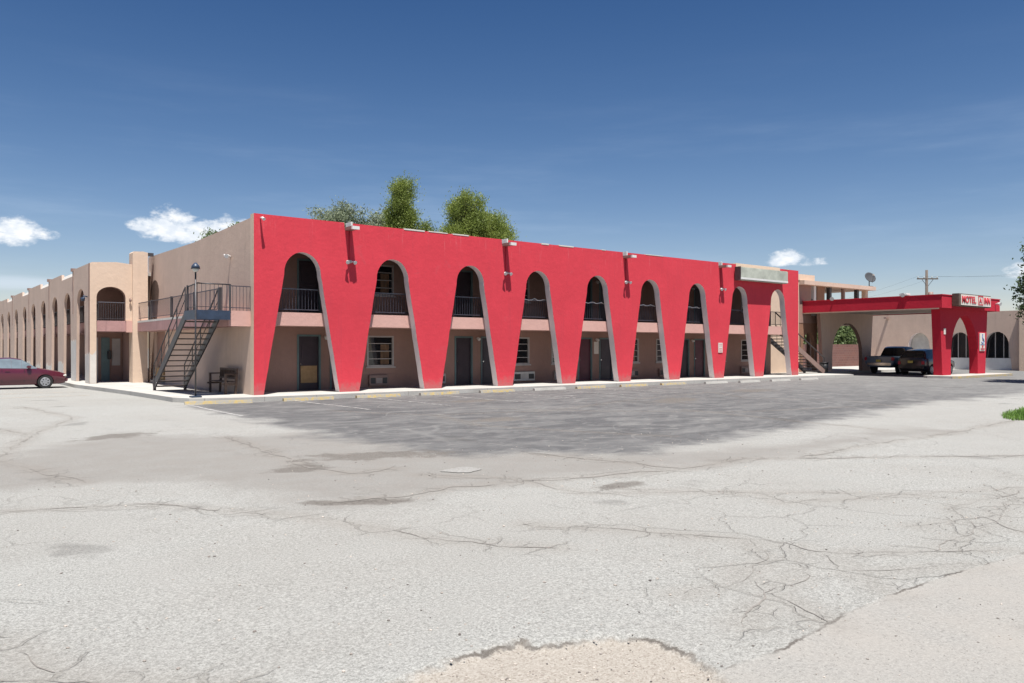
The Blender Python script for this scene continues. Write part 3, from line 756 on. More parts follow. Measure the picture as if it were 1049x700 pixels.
for zi, zf in enumerate((.152, 3.002)):
    for i, x in enumerate(doorsG):
        door(mot, x, zf, IN, M['doorred'] if i % 3 == 1 and zi == 0 else M['door'], ply=(i == 0 and zi == 0))
    for i, (a, b_) in enumerate(winsG):
        window(mot, a, b_, zf+.85, zf+2.08, IN, {0: 'curtaino', 2: None, 4: 'curtain', 7: None}.get(i, 'curtain' if (i+zi) % 2 else None))
    if zi == 0:
        for x, wx, mt in ((5.25, .85, 'acgrey'), (7.95, .9, 'frame'), (12.5, 1.25, 'acwhite'), (15.0, 1.0, 'acwhite'), (19.8, .9, 'acgrey'), (22.3, .9, 'acgrey'), (26.95, .9, 'grille'), (29.4, 1.0, 'acgrey')):
            ac(mot, x, x+wx, .25, .66, IN, M[mt])
    for x in (3.42, 10.58, 17.78, 25.05):
        lb = MB(); lb.tube([(x, IN, zf+2.02), (x, IN-.08, zf+2.02)], .05, 8, M['whitem']); bmesh.ops.create_uvsphere(lb.bm, u_segments=10, v_segments=6, radius=.075, matrix=Matrix.Translation((x, IN-.12, zf+1.98)))
        child(lb, 'wall_lamp', M['lamp'], mot, smooth=True)
# small notice by third door pair
mb = MB(); mb.box(17.62, 17.92, IN-.02, IN-.002, 1.45, 2.05, M['signwhite']); child(mb, 'notice_board', None, mot)
# partitions behind doors (rooms stay dark)
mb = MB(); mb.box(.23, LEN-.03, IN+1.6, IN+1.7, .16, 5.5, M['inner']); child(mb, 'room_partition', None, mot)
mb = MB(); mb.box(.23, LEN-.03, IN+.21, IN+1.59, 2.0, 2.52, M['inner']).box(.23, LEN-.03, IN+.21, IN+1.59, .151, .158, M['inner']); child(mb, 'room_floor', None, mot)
# gallery railings, one panel per bay
for i, c_ in enumerate(CEN):
    mb = MB(); x0, x1 = c_-1.25, c_+1.25; y = T+.16
    mb.bar((x0, y, 3.84), (x1, y, 3.84), .05, .035, M['railtop']).bar((x0, y, 3.11), (x1, y, 3.11), .03, .03, M['rail'])
    n = int((x1-x0)/.115)
    for k in range(n+1):
        x = x0+(x1-x0)*k/n; mb.bar((x, y, 3.11), (x, y, 3.82), .013, .013, M['rail'])
    for x in (x0, x1): mb.bar((x, y, 3.0), (x, y, 3.86), .045, .045, M['rail'])
    child(mb, 'gallery_railing', None, mot)
# lit festoon of cloth/cable lying on the rails of bays 4-6
for bi in (3, 4, 5, 6):
    mb = MB(); c_ = CEN[bi]; pts = [(c_-.85+.17*k, T+.12, 3.87+.035*math.sin(k*1.9+bi)+random.uniform(-.02, .02)) for k in range(11)]
    mb.tube(pts, .017, 6, M['whitem']); child(mb, 'cable', None, mot)
# canales (roof spouts) with their wall lights
for i, x in enumerate(can_x):
    mb = MB()
    mb.box(x-.14, x+.14, -.58, T+.3, 6.02, 6.05, M['acgrey']).box(x-.14, x-.115, -.58, T+.3, 6.05, 6.13, M['acgrey']).box(x+.115, x+.14, -.58, T+.3, 6.05, 6.13, M['acgrey'])
    mb.box(x-.142, x+.142, -.60, -.50, 6.005, 6.12, M['whitem'])
    o = child(mb, 'roof_spout', None, mot)
    mb = MB(); mb.box(x+.095, x+.16, -.012, T+.1, 6.055, 6.36, M['whitem'], bev=.01); mb.build('spout_flange', None, o)
    mb = MB(); mb.tube([(x+.02, -.03, 6.0), (x+.02, -.03, 4.95)], .014, 6, M['reddark']); child(mb, 'conduit', None, mot)
    mb = MB(); zl = 4.88
    mb.box(x-.05, x+.09, -.09, -.0, zl-.04, zl+.06, M['frame'])
    for sgn in (-1, 1):
        cx_ = x+.02+sgn*.13
        mb.tube([(x+.02, -.07, zl), (cx_, -.13, zl+.01), (cx_+sgn*.02, -.22, zl-.04)], [.02, .035, .075], 9, M['whitem'])
    child(mb, 'floodlight', None, mot)
mb = MB(); mb.tube([(.22, -.01, 6.16), (.22, -.2, 6.14), (.24, -.3, 6.08)], [.02, .04, .06], 8, M['whitem']); child(mb, 'floodlight', None, mot)
mb = MB(); mb.tube([(0, 2.32, 5.02), (-.1, 2.32, 5.08), (-.22, 2.36, 5.04)], [.04, .035, .085], 9, M['whitem']); mb.tube([(-.08, 2.32, 5.08), (-.2, 2.18, 5.03)], [.03, .08], 9, M['whitem']); child(mb, 'floodlight', None, mot)
# blank weathered sign box
mb = MB(); mb.box(26.35, 30.8, -.42, -.08, 5.42, 6.12, M['board'], bev=.03).box(26.3, 26.349, -.43, -.07, 5.4, 6.14, M['steel'])
for x in (27.2, 30.0): mb.box(x, x+.08, -.079, .01, 5.6, 5.9, M['steel'])
child(mb, 'blank_sign_box', None, mot)
mb = MB(); mb.box(26.36, 30.79, -.424, -.41, 5.46, 5.56, M['whitem']); child(mb, 'sign_trim', None, mot)
mb = MB(); mb.box(24.95, 25.3, -.03, -.002, 1.5, 2.02, M['signwhite']); o = child(mb, 'notice', None, mot)
mb = MB()
for zz in (1.95, 1.86, 1.72, 1.64, 1.56): mb.box(25.0, 25.25, -.034, -.029, zz-.02, zz, M['signred'])
mb.build('notice_lettering', None, o)
# dark arched opening high in the end wall: its inside shade is a flat dark sheet on the wall
mb = MB()
ap = [(12.55, 3.0), (12.15, 4.35)]
for i in range(1, 12):
    t = math.pi*(1-i/12); ap.append((12.85+.70*math.cos(t), 4.35+.55*math.sin(t)))
ap += [(13.55, 4.35), (13.05, 3.0)]
mb.prism(ap, 'x', -.012, .01, M['wood']); child(mb, 'niche_shade_sheet', None, mot)

# walkway railing on end wall side
mb = MB(); y0, y1 = 1.3, 12.85; x = -.70
mb.bar((x, y0, 3.80), (x, y1, 3.80), .04, .03, M['rail']).bar((x, y0, 3.1), (x, y1, 3.1), .025, .025, M['rail'])
n = int((y1-y0)/.15)
for k in range(n+1): mb.bar((x, y0+(y1-y0)*k/n, 3.1), (x, y0+(y1-y0)*k/n, 3.8), .011, .011, M['rail'])
for yy in (1.3, 4.3, 7.4, 10.6): mb.bar((x, yy, 2.6), (x, yy, 3.84), .09, .09, M['steel'])
child(mb, 'walkway_railing', None, mot)
mb = MB(); y = .31
mb.bar((-.72, y, 3.83), (-.01, y, 3.83), .04, .03, M['rail']).bar((-.72, y, 3.1), (-.01, y, 3.1), .025, .025, M['rail'])
for k in range(7): mb.bar((-.72+.118*k, y, 3.0), (-.72+.118*k, y, 3.83), .012, .012, M['rail'])
child(mb, 'walkway_end_railing', None, mot)
# far end of block: cream return wall with open stair bay
mb = MB(); mb.box(LEN-.24, LEN-.021, 3.1, 12.6, .152, 6.0, M['cream']); child(mb, 'far_end_wall', None, mot)

# ------------------------------------------------------------------ LOBBY BLOCK behind the porte-cochere
lob = thing('lobby_building', 'cream and brown lobby block with open roofed upper deck behind the red canopy', 'building', (40, 6, 0))
mb = MB(); mb.box(LEN+.02, 37.5, 3.1, 3.4, .152, 6.45, M['cream']); child(mb, 'stair_wall', None, lob)
mb = MB(); mb.box(37.2, 39.3, 3.05, 5, 6.22, 6.62, M['cream']); child(mb, 'parapet_block', None, lob)
mb = MB(); mb.box(37.5, 46.8, 2.7, 9.5, 5.93, 6.2, M['tan']); child(mb, 'deck_roof', None, lob)
mb = MB(); mb.box(37.5, 46.5, 3.1, 9.4, 3.4, 3.9, M['inner']); child(mb, 'deck_slab', None, lob)
for a, b_, mt in ((38.75, 39.0, 'inner'), (39.35, 39.6, 'whitem'), (39.75, 40.65, 'brown'), (41.3, 41.55, 'steel'), (43.1, 43.3, 'acgrey'), (44.95, 45.2, 'steel'), (46.1, 46.45, 'cream')):
    mb = MB(); mb.box(a, b_, 3.12, 3.12+min(.3, b_-a), 3.9, 5.93, M[mt]); child(mb, 'deck_post', None, lob)
mb = MB(); mb.box(37.5, 38.74, 3.12, 3.4, 3.9, 5.93, M['inner']).box(38.0, 39.3, 3.2, 3.3, 4.7, 5.05, M['black']); child(mb, 'deck_wall', None, lob)
mb = MB(); lp = [(37.5,.152)]+arch_pts(38.75, .152, .78, 1.9, .72, .9, 12)[0:]+[(39.7,.152),(39.7,3.4),(37.5,3.4)]
mb.prism(lp, 'y', 3.12, 3.4, M['brown']); child(mb, 'arcade_wall', None, lob)
for q_ in ((40.3, 41.2, 7.5, 7.8), (46.0, 46.4, 7.5, 7.8), (37.3, 37.6, 3.42, 9)):
    mb = MB(); mb.box(*q_, .152, 3.4, M['brown']); child(mb, 'rear_pier', None, lob)

# rear steel stair beside the lobby, climbing to the left
st2 = thing('rear_staircase', 'dark staircase with cream stringer beyond the last red arch', 'stairs', (34, 1.5, .15))
for y, mt in ((.95, 'acgrey'), (2.25, 'steel')):
    mb = MB(); mb.bar((31.6, y, 2.95), (36.9, y, .22), .06, .3, M[mt]); child(mb, 'stringer', None, st2)
    mb = MB(); mb.bar((31.6, y, 3.85), (36.9, y, 1.12), .05, .05, M['steel'])
    for k in range(11): t = k/10; mb.bar((31.6+5.3*t, y, 2.95-2.73*t), (31.6+5.3*t, y, 3.85-2.73*t), .02, .02, M['steel'])
    child(mb, 'handrail', None, st2)
for k in range(15):
    t = (k+.5)/15; mb = MB(); mb.box(31.6+5.3*t-.14, 31.6+5.3*t+.14, .99, 2.21, 2.93-2.73*t-.03, 2.93-2.73*t+.02, M['steel']); child(mb, 'tread', None, st2)

# ------------------------------------------------------------------ front steel staircase
stc = thing('steel_staircase', 'dark steel staircase with navy landing rising to the upper walkway beside the beige wall', 'stairs', (-1.35, 3, .15))
mb = MB(); mb.box(-1.83, -.76, .12, 1.28, 2.94, 2.99, M['steel'], bev=.004); mb.box(-1.84, -.765, .06, .115, 2.68, 2.985, M['navy']).box(-1.90, -1.842, .06, 1.28, 2.68, 2.985, M['navy']); mb.box(-1.83, -.76, 1.2, 1.26, 2.7, 2.93, M['navy'])
child(mb, 'landing', None, stc)
FY, FZ = 5.4, .17; TY, TZ = 1.30, 2.97
for x in (-1.86, -.76):
    mb = MB(); mb.bar((x, TY, TZ-.17), (x, FY, FZ+.10), .05, .28, M['steel']).bar((x, FY-.12, .15), (x, FY-.12, .62), .09, .09, M['steel'])
    child(mb, 'stringer', None, stc)
    mb = MB(); a = (x, TY, TZ+.82); b_ = (x, FY-.05, FZ+.95)
    mb.tube([a, b_, (x, FY, FZ+.1)], .022, 8, M['steel'])
    mb.tube([(x, TY, TZ+.42), (x, FY-.05, FZ+.52)], .014, 6, M['steel'])
    for k in range(5):
        t = k/4; mb.bar((x, TY+(FY-TY-.05)*t, TZ-.05+(FZ-TZ+.15)*t), (x, TY+(FY-TY-.05)*t, TZ+.82+(FZ-TZ+.13)*t), .035, .035, M['steel'])
    child(mb, 'handrail', None, stc)
NT_ = 14
for k in range(NT_):
    t = (k+.7)/(NT_+.3); y = TY+(FY-TY)*t; z = TZ+(FZ-TZ)*t+.04
    mb = MB(); mb.box(-1.835, -.785, y-.14, y+.14, z-.045, z, M['tread'], bev=.005); child(mb, 'tread', None, stc)
mb = MB()
mb.tube([(-1.80, 1.28, 3.80), (-1.80, .16, 3.86), (-.72, .16, 3.86)], .022, 8, M['steel'])
mb.bar((-1.80, 1.25, 3.1), (-1.80, .16, 3.1), .02, .02, M['steel']).bar((-1.8, .16, 3.1), (-.72, .16, 3.1), .02, .02, M['steel'])
for k in range(9): mb.bar((-1.8+.135*k, .16, 2.98), (-1.8+.135*k, .16, 3.85), .012, .012, M['rail'])
for k in range(8): mb.bar((-1.8, .16+.155*k, 2.98), (-1.8, .16+.155*k, 3.83), .012, .012, M['rail'])
mb.bar((-1.8, 1.26, 2.9), (-1.8, 1.26, 3.85), .05, .05, M['steel']).bar((-.74, .16, 2.9), (-.74, .16, 3.87), .04, .04, M['steel']).bar((-.76, 1.3, 3.82), (-.76, 2.4, 2.98), .035, .035, M['steel'])
child(mb, 'landing_railing', None, stc)
# lamp post at the corner of the landing
lp_ = thing('lamp_post', 'slim dark lamp post with round head at the corner of the stair landing', 'lamp post', (-1.90, .0, .15))
mb = MB(); mb.tube([(-1.90, 0, .15), (-1.90, 0, 4.20)], .027, 10, M['steel']); child(mb, 'post', None, lp_)
mb = MB(); mb.box(-2.06, -1.74, -.16, .16, .152, .20, M['navy'], bev=.01); child(mb, 'base_plate', None, lp_)
mb = MB(); bmesh.ops.create_uvsphere(mb.bm, u_segments=14, v_segments=10, radius=.10, matrix=Matrix.Translation((-1.90, 0, 4.29))); child(mb, 'globe', M['lamp'], lp_, smooth=True)
mb = MB(); mb.tube([(-1.90, 0, 4.30), (-1.90, 0, 4.40), (-1.90, 0, 4.50)], [.145, .12, .03], 14, M['navy']); child(mb, 'hood', None, lp_)

# bench
bn = thing('bench', 'dark brown slatted wooden bench against the beige end wall', 'bench', (-.4, 2.2, .15))
mb = MB()
for i in range(4): mb.box(-.62+i*.095, -.54+i*.095, 1.05, 2.75, .56, .59, M['wood'], bev=.006)
child(mb, 'seat', None, bn)
mb = MB()
mb.bar((-.22, 1.02, 1.0), (-.22, 2.78, 1.0), .05, .08, M['wood']).bar((-.25, 1.02, .70), (-.25, 2.78, .70), .04, .06, M['wood'])
for i in range(10): yy = 1.14+.17*i; mb.bar((-.25, yy, .70), (-.22, yy, 1.0), .07, .02, M['wood'])
child(mb, 'backrest', None, bn)
for yy in (1.07, 2.73):
    mb = MB(); mb.bar((-.60, yy, .15), (-.60, yy, .82), .07, .07, M['wood']); child(mb, 'leg', None, bn)
    mb = MB(); mb.bar((-.26, yy, .15), (-.2, yy, 1.04), .07, .07, M['wood']); child(mb, 'leg', None, bn)
    mb = MB(); mb.box(-.64, -.20, yy-.05, yy+.05, .82, .86, M['wood'], bev=.008); mb.bar((-.7, yy, .5), (-.25, yy, .5), .04, .06, M['wood']); child(mb, 'armrest', None, bn)

# ------------------------------------------------------------------ LEFT WING
WX, WY = -2.69, 13.04; WT = 5.55; WE = 98.
wg = thing('motel_wing', 'long beige motel wing with tall narrow arches receding on the left', 'building', (WX, WY, 0))
wc_ = [15.25, 18.9, 22.85, 27.1, 31.3, 35.6, 40.2, 44.9, 49.6, 54.2, 58.8, 63.4, 68., 72.6, 77.2, 81.8, 86.4, 91.0]
def wing_loop():
    L = [(WY+.33, .152)]
    for c_ in wc_: L += arch_pts(c_, .152, 1.12, 3.85, .92, .66, 12)
    L += [(WE, .152), (WE, WT)]
    cz = [17.2, 24.8, 33.3, 42.5, 51.6, 60.8, 70., 79.]
    for c_ in cz[::-1]:
        L += [(c_+3.4, WT), (c_+3.3, WT-.30), (c_+.16, WT-.30), (c_+.12, WT)]
    L += [(WY+.33, WT)]
    return L
mb = MB(); mb.prism(wing_loop(), 'x', WX, WX+.12, M['tan'], M['tan']); child(mb, 'arcade_wall', None, wg)
# white-coated sloping copings in the parapet notches and spouts
for c_ in [17.2, 24.8, 33.3, 42.5, 51.6, 60.8, 70., 79.]:
    mb = MB(); mb.prism([(WX+.01, WT-.302), (WX+.115, WT-.1), (WX+.115, WT-.302)], 'y', c_+.17, c_+3.32, M['white']); child(mb, 'sloped_coping', None, wg)
    mb = MB(); mb.box(WX-.10, WX+.5, c_-.10, c_+.09, WT-.08, WT+.07, M['acgrey']); child(mb, 'roof_spout', None, wg)
    mb = MB(); mb.box(WX-.03, WX-.002, c_-.04, c_+.03, 3.4, WT-.06, M['acgrey']); child(mb, 'downspout', None, wg)
# front end: arched wall facing the lot
mb = MB()
lp = [(WX, .152), (-2.42, .152)]
ac_ = arch_pts(-1.82, 0, 0, 4.02, .60, .50, 14)[1:-1]
lp += [(-2.42, 2.5)]+ac_+[(-1.22, 2.99), (-.862, 2.99), (-.862, WT+.03), (-1.6, WT+.10), (WX+.1, WT+.04), (WX, WT)]
mb.prism(lp, 'y', WY, WY+.328, M['cream'], M['inner']); child(mb, 'front_wall', None, wg)
mb = MB(); mb.box(-2.40, -.80, WY+.05, WY+.34, 2.5, 2.98, M['mauve']).box(-1.2, -.78, WY-.06, WY+.049, 2.46, 2.985, M['pink']).box(WX+.43, -.3, WY+.341, WE, 2.5, 2.98, M['mauve']); child(mb, 'gallery_slab', None, wg)  # small salmon piece stands for the sunlit face, the rest is shade-toned
mb = MB(); mb.box(-.80, -.02, WY+1.1, WY+1.3, .152, 2.49, M['inner']); mb.box(WX+.43, -.81, WY+2.6, WY+2.8, .152, 5.3, M['inner']); child(mb, 'cross_wall', None, wg)
mb = MB(); mb.box(-.8, -.6, WY+.9, WE, .152, 5.4, M['inner']); child(mb, 'inner_wall', None, wg)
mb = MB(); mb.box(WX+.43, 7, WY+.57, WE, 5.15, 5.3, M['roof']); child(mb, 'roof', None, wg)
for (a, z0, z1, mt) in ((-2.25, .16, 2.25, 'frame'), (-1.75, .16, 2.25, 'teal'), (-1.28, .9, 2.2, 'frame')):
    mb = MB(); mb.box(a, a+.36, WY+2.54, WY+2.6, z0, z1, M[mt]); child(mb, 'door', None, wg)
mb = MB(); mb.box(-1.5, -1.36, WY+2.3, WY+2.5, 1.2, 1.6, M['black']); child(mb, 'wall_phone', None, wg)
mb = MB(); y = WY+.16
mb.bar((-2.42, y, 3.82), (-1.22, y, 3.82), .05, .035, M['railtop'])
for k in range(13): mb.bar((-2.4+.098*k, y, 2.98), (-2.4+.098*k, y, 3.82), .02, .02, M['steel'])
mb.bar((-2.42, y, 3.08), (-1.22, y, 3.08), .03, .03, M['steel']); child(mb, 'gallery_railing', None, wg)
for c_ in wc_:
    mb = MB(); x = WX+.55
    mb.bar((x, c_-1.1, 3.82), (x, c_+1.1, 3.82), .05, .035, M['steel']).bar((x, c_-1.1, 3.08), (x, c_+1.1, 3.08), .03, .03, M['steel'])
    for k in range(16): mb.bar((x, c_-1.1+.146*k, 3.0), (x, c_-1.1+.146*k, 3.82), .018, .018, M['steel'])
    child(mb, 'gallery_railing', None, wg)
# lanterns
for (x, y, ax) in ((WX, 13.6, 'x'), (-1.04, WY, 'y')):
    mb = MB()
    if ax == 'x': mb.tube([(x, y, 4.06), (x-.16, y, 4.1), (x-.18, y, 4.0), (x-.18, y, 3.86)], [.03, .03, .1, .07], 8, M['navy'])
    else: mb.tube([(x, y, 4.0), (x, y-.08, 4.03), (x, y-.1, 3.95), (x, y-.1, 3.85)], [.02, .02, .06, .04], 8, M['acgrey'])
    child(mb, 'wall_lantern', None, wg)
# peeling whitewash on the feet of the pillars: ragged skins 3 mm proud
def paint_patch(plane, a0, a1, z0, h, off, seed):
    mb = MB(); n = 9; L = []
    for k in range(n+1):
        a = a0+(a1-a0)*k/n; L.append((a, h+.28*mnoise.noise(Vector((a*4.3, seed, 0)))+.1*mnoise.noise(Vector((a*15, seed, 5)))))
    loop_ = [(a0, z0)]+L+[(a1, z0)]
    mb.prism(loop_, plane, off-.004, off-.001, M['white']); child(mb, 'whitewash', None, wg)
for i, h in enumerate([1.5, 2.1, 1.0, .8, .7, .9, .5, .8]):
    a0 = WY+.02 if i == 0 else wc_[i-1]+1.12; a1 = wc_[i]-1.12
    paint_patch('x', a0, a1, .16, h, WX, i*3.1)
paint_patch('y', WX+.01, -2.43, .16, 1.45, WY, 9.9)

# ------------------------------------------------------------------ CANOPY
cp = thing('entrance_canopy', 'flat red drive-through canopy on tapered arched supports', 'canopy', (43, -1.5, 0))
X0, X1, Y0, Y1 = 37.95, 46.1, -5.75, 4.2
mb = MB(); mb.box(X0, X1, Y0, Y0+.12, 4.07, 4.80, M['reddark']).box(X0, X0+.12, Y0+.121, Y1, 4.07, 4.80, M['reddark']).box(X1-.12, X1, Y0+.121, Y1, 4.07, 4.8, M['reddark'])
mb.box(X0-.03, X1+.03, Y0-.03, Y0+.15, 4.801, 4.85, M['reddark']).box(X0-.03, X0+.15, Y0+.151, Y1, 4.801, 4.85, M['reddark'])
child(mb, 'fascia', None, cp)
mb = MB(); mb.box(X0+.121, X1-.121, Y0+.121, Y1, 4.12, 4.5, M['ceil']).box(X0+.02, X0+.12, Y0+.2, Y1, 4.0, 4.069, M['cream']); child(mb, 'roof', None, cp)
def support(y, x0, x1, lw, base, flare, zs, rise, thick, capm, sidem, nm):
    c_ = (x0+x1)/2; hb = (x1-x0)/2-lw
    L = [(x0, base)]
    for i in range(19):
        t = math.pi*(1-i/18); L.append((c_+hb*math.cos(t), zs+rise*math.sin(t)))
    L = [(x0, base), (x0+lw, base)]+L[1:]+[(x1-lw, base), (x1, base), (x1+flare, 4.118), (x0-flare, 4.118)]
    mb = MB(); mb.prism(L, 'y', y, y+thick, capm, sidem); child(mb, nm, None, cp)
support(-5.32, 39.0, 45.0, 1.12, .132, .32, 1.2, 2.55, .5, M['reddark'], M['reddark'], 'arched_support')
support(2.3, 39.1, 45.2, 1.1, .152, .4, 1.3, 2.15, .25, M['tan'], M['inner'], 'arched_support')
for (x, y) in ((X0-.02, -3.6), (X0-.02, .9), (X0-.02, 3.4)):
    mb = MB(); mb.tube([(x, y, 4.86), (x-.12, y, 4.94), (x-.3, y-.05, 4.88)], [.05, .05, .13], 10, M['whitem'])
    if y == -3.6: mb.box(x-.25, x+.3, y-.25, y+.2, 4.852, 5.0, M['whitem'], bev=.03)
    child(mb, 'floodlight', None, cp)
mb = MB(); mb.tube([(45.4, Y0, 4.5), (45.4, Y0-.15, 4.55), (45.35, Y0-.32, 4.5)], [.04, .05, .12], 10, M['whitem']); child(mb, 'floodlight', None, cp)
mb = MB(); mb.box(39.15, 39.42, -5.345, -5.325, 2.55, 2.9, M['signwhite']); child(mb, 'notice', None, cp)
SX = 39.2
# sign box
mb = MB(); mb.box(SX, SX+4.5, -6.15, -5.76, 4.20, 4.93, M['wood'], bev=.02); sb = child(mb, 'sign_box', None, cp)
mb = MB(); mb.box(SX+.26, SX+4.43, -6.165, -6.152, 4.26, 4.88, M['signwhite']); mb.build('sign_face', None, sb)
def text(s_, size, x, y, z, mat, name, parent, w_=1.):
    cu = bpy.data.curves.new(name, 'FONT'); cu.body = s_; cu.size = size; cu.extrude = .012; cu.offset = size*.022
    to = bpy.data.objects.new(name, cu); COL.objects.link(to)
    dg = bpy.context.evaluated_depsgraph_get()
    me_ = bpy.data.meshes.new_from_object(to.evaluated_get(dg)); bpy.data.objects.remove(to)
    me_.materials.clear(); me_.materials.append(mat)
    me_.transform(Matrix.Translation((x, y, z)) @ Matrix.Rotation(R(90), 4, 'X') @ Matrix.Diagonal((w_, 1, 1, 1)))
    o = bpy.data.objects.new(name, me_); COL.objects.link(o); o.parent = parent
    o.matrix_parent_inverse = Matrix.Identity(4)
    return o
def sign_text(s_, size, x, z, w_):
    o = text(s_, size, x, -6.18, z, M['signred'], 'lettering', sb, w_)
    o.matrix_parent_inverse = (sb.matrix_parent_inverse.copy()); o.matrix_parent_inverse = Matrix.Identity(4)
    o.parent = sb; return o
bpy.context.view_layer.update()
for a in (('MOTEL', .55, SX+.34, 4.41, 1.10), ('INN', .55, SX+3.42, 4.41, .90)):
    o = sign_text(*a); o.matrix_parent_inverse = sb.matrix_world.inverted()
o = sign_text('A', .42, SX+2.74, 4.45, 1.2); o.matrix_parent_inverse = sb.matrix_world.inverted()
mb = MB()
for (a, b_, c_, d_) in ((SX+2.6, SX+3.3, 4.32, 4.38), (SX+2.6, SX+3.3, 4.83, 4.89), (SX+2.6, SX+2.66, 4.38, 4.83), (SX+3.24, SX+3.3, 4.38, 4.83)): mb.box(a, b_, -6.18, -6.166, c_, d_, M['signred'])
mb.build('emblem_frame', None, sb).matrix_parent_inverse = sb.matrix_world.inverted()
for ch in sb.children: ch.matrix_parent_inverse = sb.matrix_world.inverted()
# parking sign on right leg
ps = thing('parking_sign', 'white sign with blue wheelchair symbol and red lines on the right canopy leg', 'sign', (44.6, -5.36, 1.0))
mb = MB(); mb.box(44.08, 44.85, -5.365, -5.335, 1.55, 2.68, M['signwhite'], bev=.005); child(mb, 'sign_plate', None, ps)
mb = MB(); y = -5.38
mb.tube([(44.46+.16*math.cos(t), y, 2.2+.16*math.sin(t)) for t in [R(200)+R(240)*k/12 for k in range(13)]], .022, 6, M['signblue'])
mb.tube([(44.46, y, 2.52), (44.46, y, 2.3), (44.6, y, 2.3), (44.68, y, 2.12)], .028, 6, M['signblue']); mb.box(44.42, 44.5, y-.01, y+.012, 2.53, 2.61, M['signblue'])
mb.box(44.16, 44.78, y-.004, y+.012, 1.95, 1.98, M['signblue']); child(mb, 'symbol', None, ps)
mb = MB()
for z in (1.62, 1.70): mb.box(44.18, 44.76, y-.004, y+.012, z, z+.035, M['signred'])
mb.box(44.38, 44.56, y-.004, y+.012, 1.78, 1.9, M['signred']); child(mb, 'lettering', None, ps)

# ------------------------------------------------------------------ RIGHT BUILDING (low, arched)
rb = thing('annex_building', 'low tan stucco annex with wide arched windows behind the canopy at the right', 'building', (58.3, 0, 0))
RX = 58.3; RT = 4.62
lp = [(-2.7, .002)]
AR = [-1.0, 1.75, 4.95]
for c_ in AR: lp += arch_pts(c_, .35, 1.02, 2.0, .80, 1.0, 12)
lp = [(-2.7, .002)]+[(14., .002), (14., RT-.2), (6, RT-.05), (-2.7, RT)]
mb = MB()
# wall with three holes: build piers between arches
prev = -2.7
for c_ in AR:
    L = [(prev, .002), (c_-1.05, .002)]+arch_pts(c_, .35, 1.05, 1.9, .86, 1.12, 12)[:9]
    mid = L[-1]
    L += [(mid[0], RT), (prev, RT)]
    mb.prism(L, 'x', RX, RX+.4, M['tan'], M['reveal'])
    A = arch_pts(c_, .35, 1.05, 1.9, .86, 1.12, 12)
    L = A[8:]+[(c_+1.05, .002), (c_+1.4, .002), (c_+1.4, RT), (A[8][0], RT)]
    mb.prism(L, 'x', RX, RX+.4, M['tan'], M['reveal']); prev = c_+1.4
mb.box(RX, RX+.4, prev, 9.8, .002, RT, M['tan'])
bmesh.ops.remove_doubles(mb.bm, verts=mb.bm.verts, dist=1e-4)
child(mb, 'arched_wall', None, rb)
for i, c_ in enumerate(AR):
    mb = MB(); mb.box(RX+.3, RX+.36, c_-1.04, c_+1.04, .01, .95, M['whitem']); child(mb, 'low_panel', None, rb)
    mb = MB(); mb.box(RX+.46, RX+.5, c_-1.2, c_+1.2, .9, 3.2, M['acwhite'] if i == 2 else M['glass']); f = child(mb, 'window', None, rb)
    if i < 2:
        mb = MB()
        for y in (c_-.35, c_+.25): mb.box(RX+.41, RX+.455, y-.03, y+.03, .01, 3.1, M['frame'])
        mb.box(RX+.41, RX+.455, c_-1.0, c_-.7, .95, 2.9, M['frame']); mb.build('mullion', None, f).matrix_parent_inverse = Matrix.Translation(rb.location).inverted()
        f.children[0].matrix_parent_inverse = Matrix.Identity(4)
mb = MB(); mb.box(RX-.4, RX+.5, -3.6, -2.71, .002, RT+.25, M['cream']); child(mb, 'corner_pilaster', None, rb)
mb = MB(); mb.box(RX+.41, RX+14, -3.5, 8.9, 4.0, 4.2, M['roof']).box(RX+.9, RX+1.1, -2.7, 8.9, .01, 4.0, M['inner']).box(RX+.5, RX+14, -3.5, -3.2, .01, RT, M['tan']); child(mb, 'roof', None, rb)
for y in (7.6,):
    mb = MB(); mb.box(RX-.5, RX+.45, y-.1, y+.1, RT-.35, RT-.22, M['acgrey']); child(mb, 'roof_spout', None, rb)

# low brick wall and things behind
bw = MB(); bw.box(43.2, 58.2, 9.8, 10.05, .02, 2.05, M['brick']); o = bw.build('brick_wall', None); tag(o, 'low dark red brick wall seen through the tan canopy arch', 'wall')
mb = MB(); mb.tube([(38.35, 1.8, .152), (38.35, 1.8, .75)], [.22, .26], 14, M['black']); mb.tube([(38.35, 1.8, .75), (38.35, 1.8, .80)], [.28, .27], 14, M['black']); o = mb.build('trash_can', None); tag(o, 'small black trash can at the foot of the tan canopy support', 'trash can')

M['dish'] = simple('dish_grey', (.045, .048, .055), .8, .1)
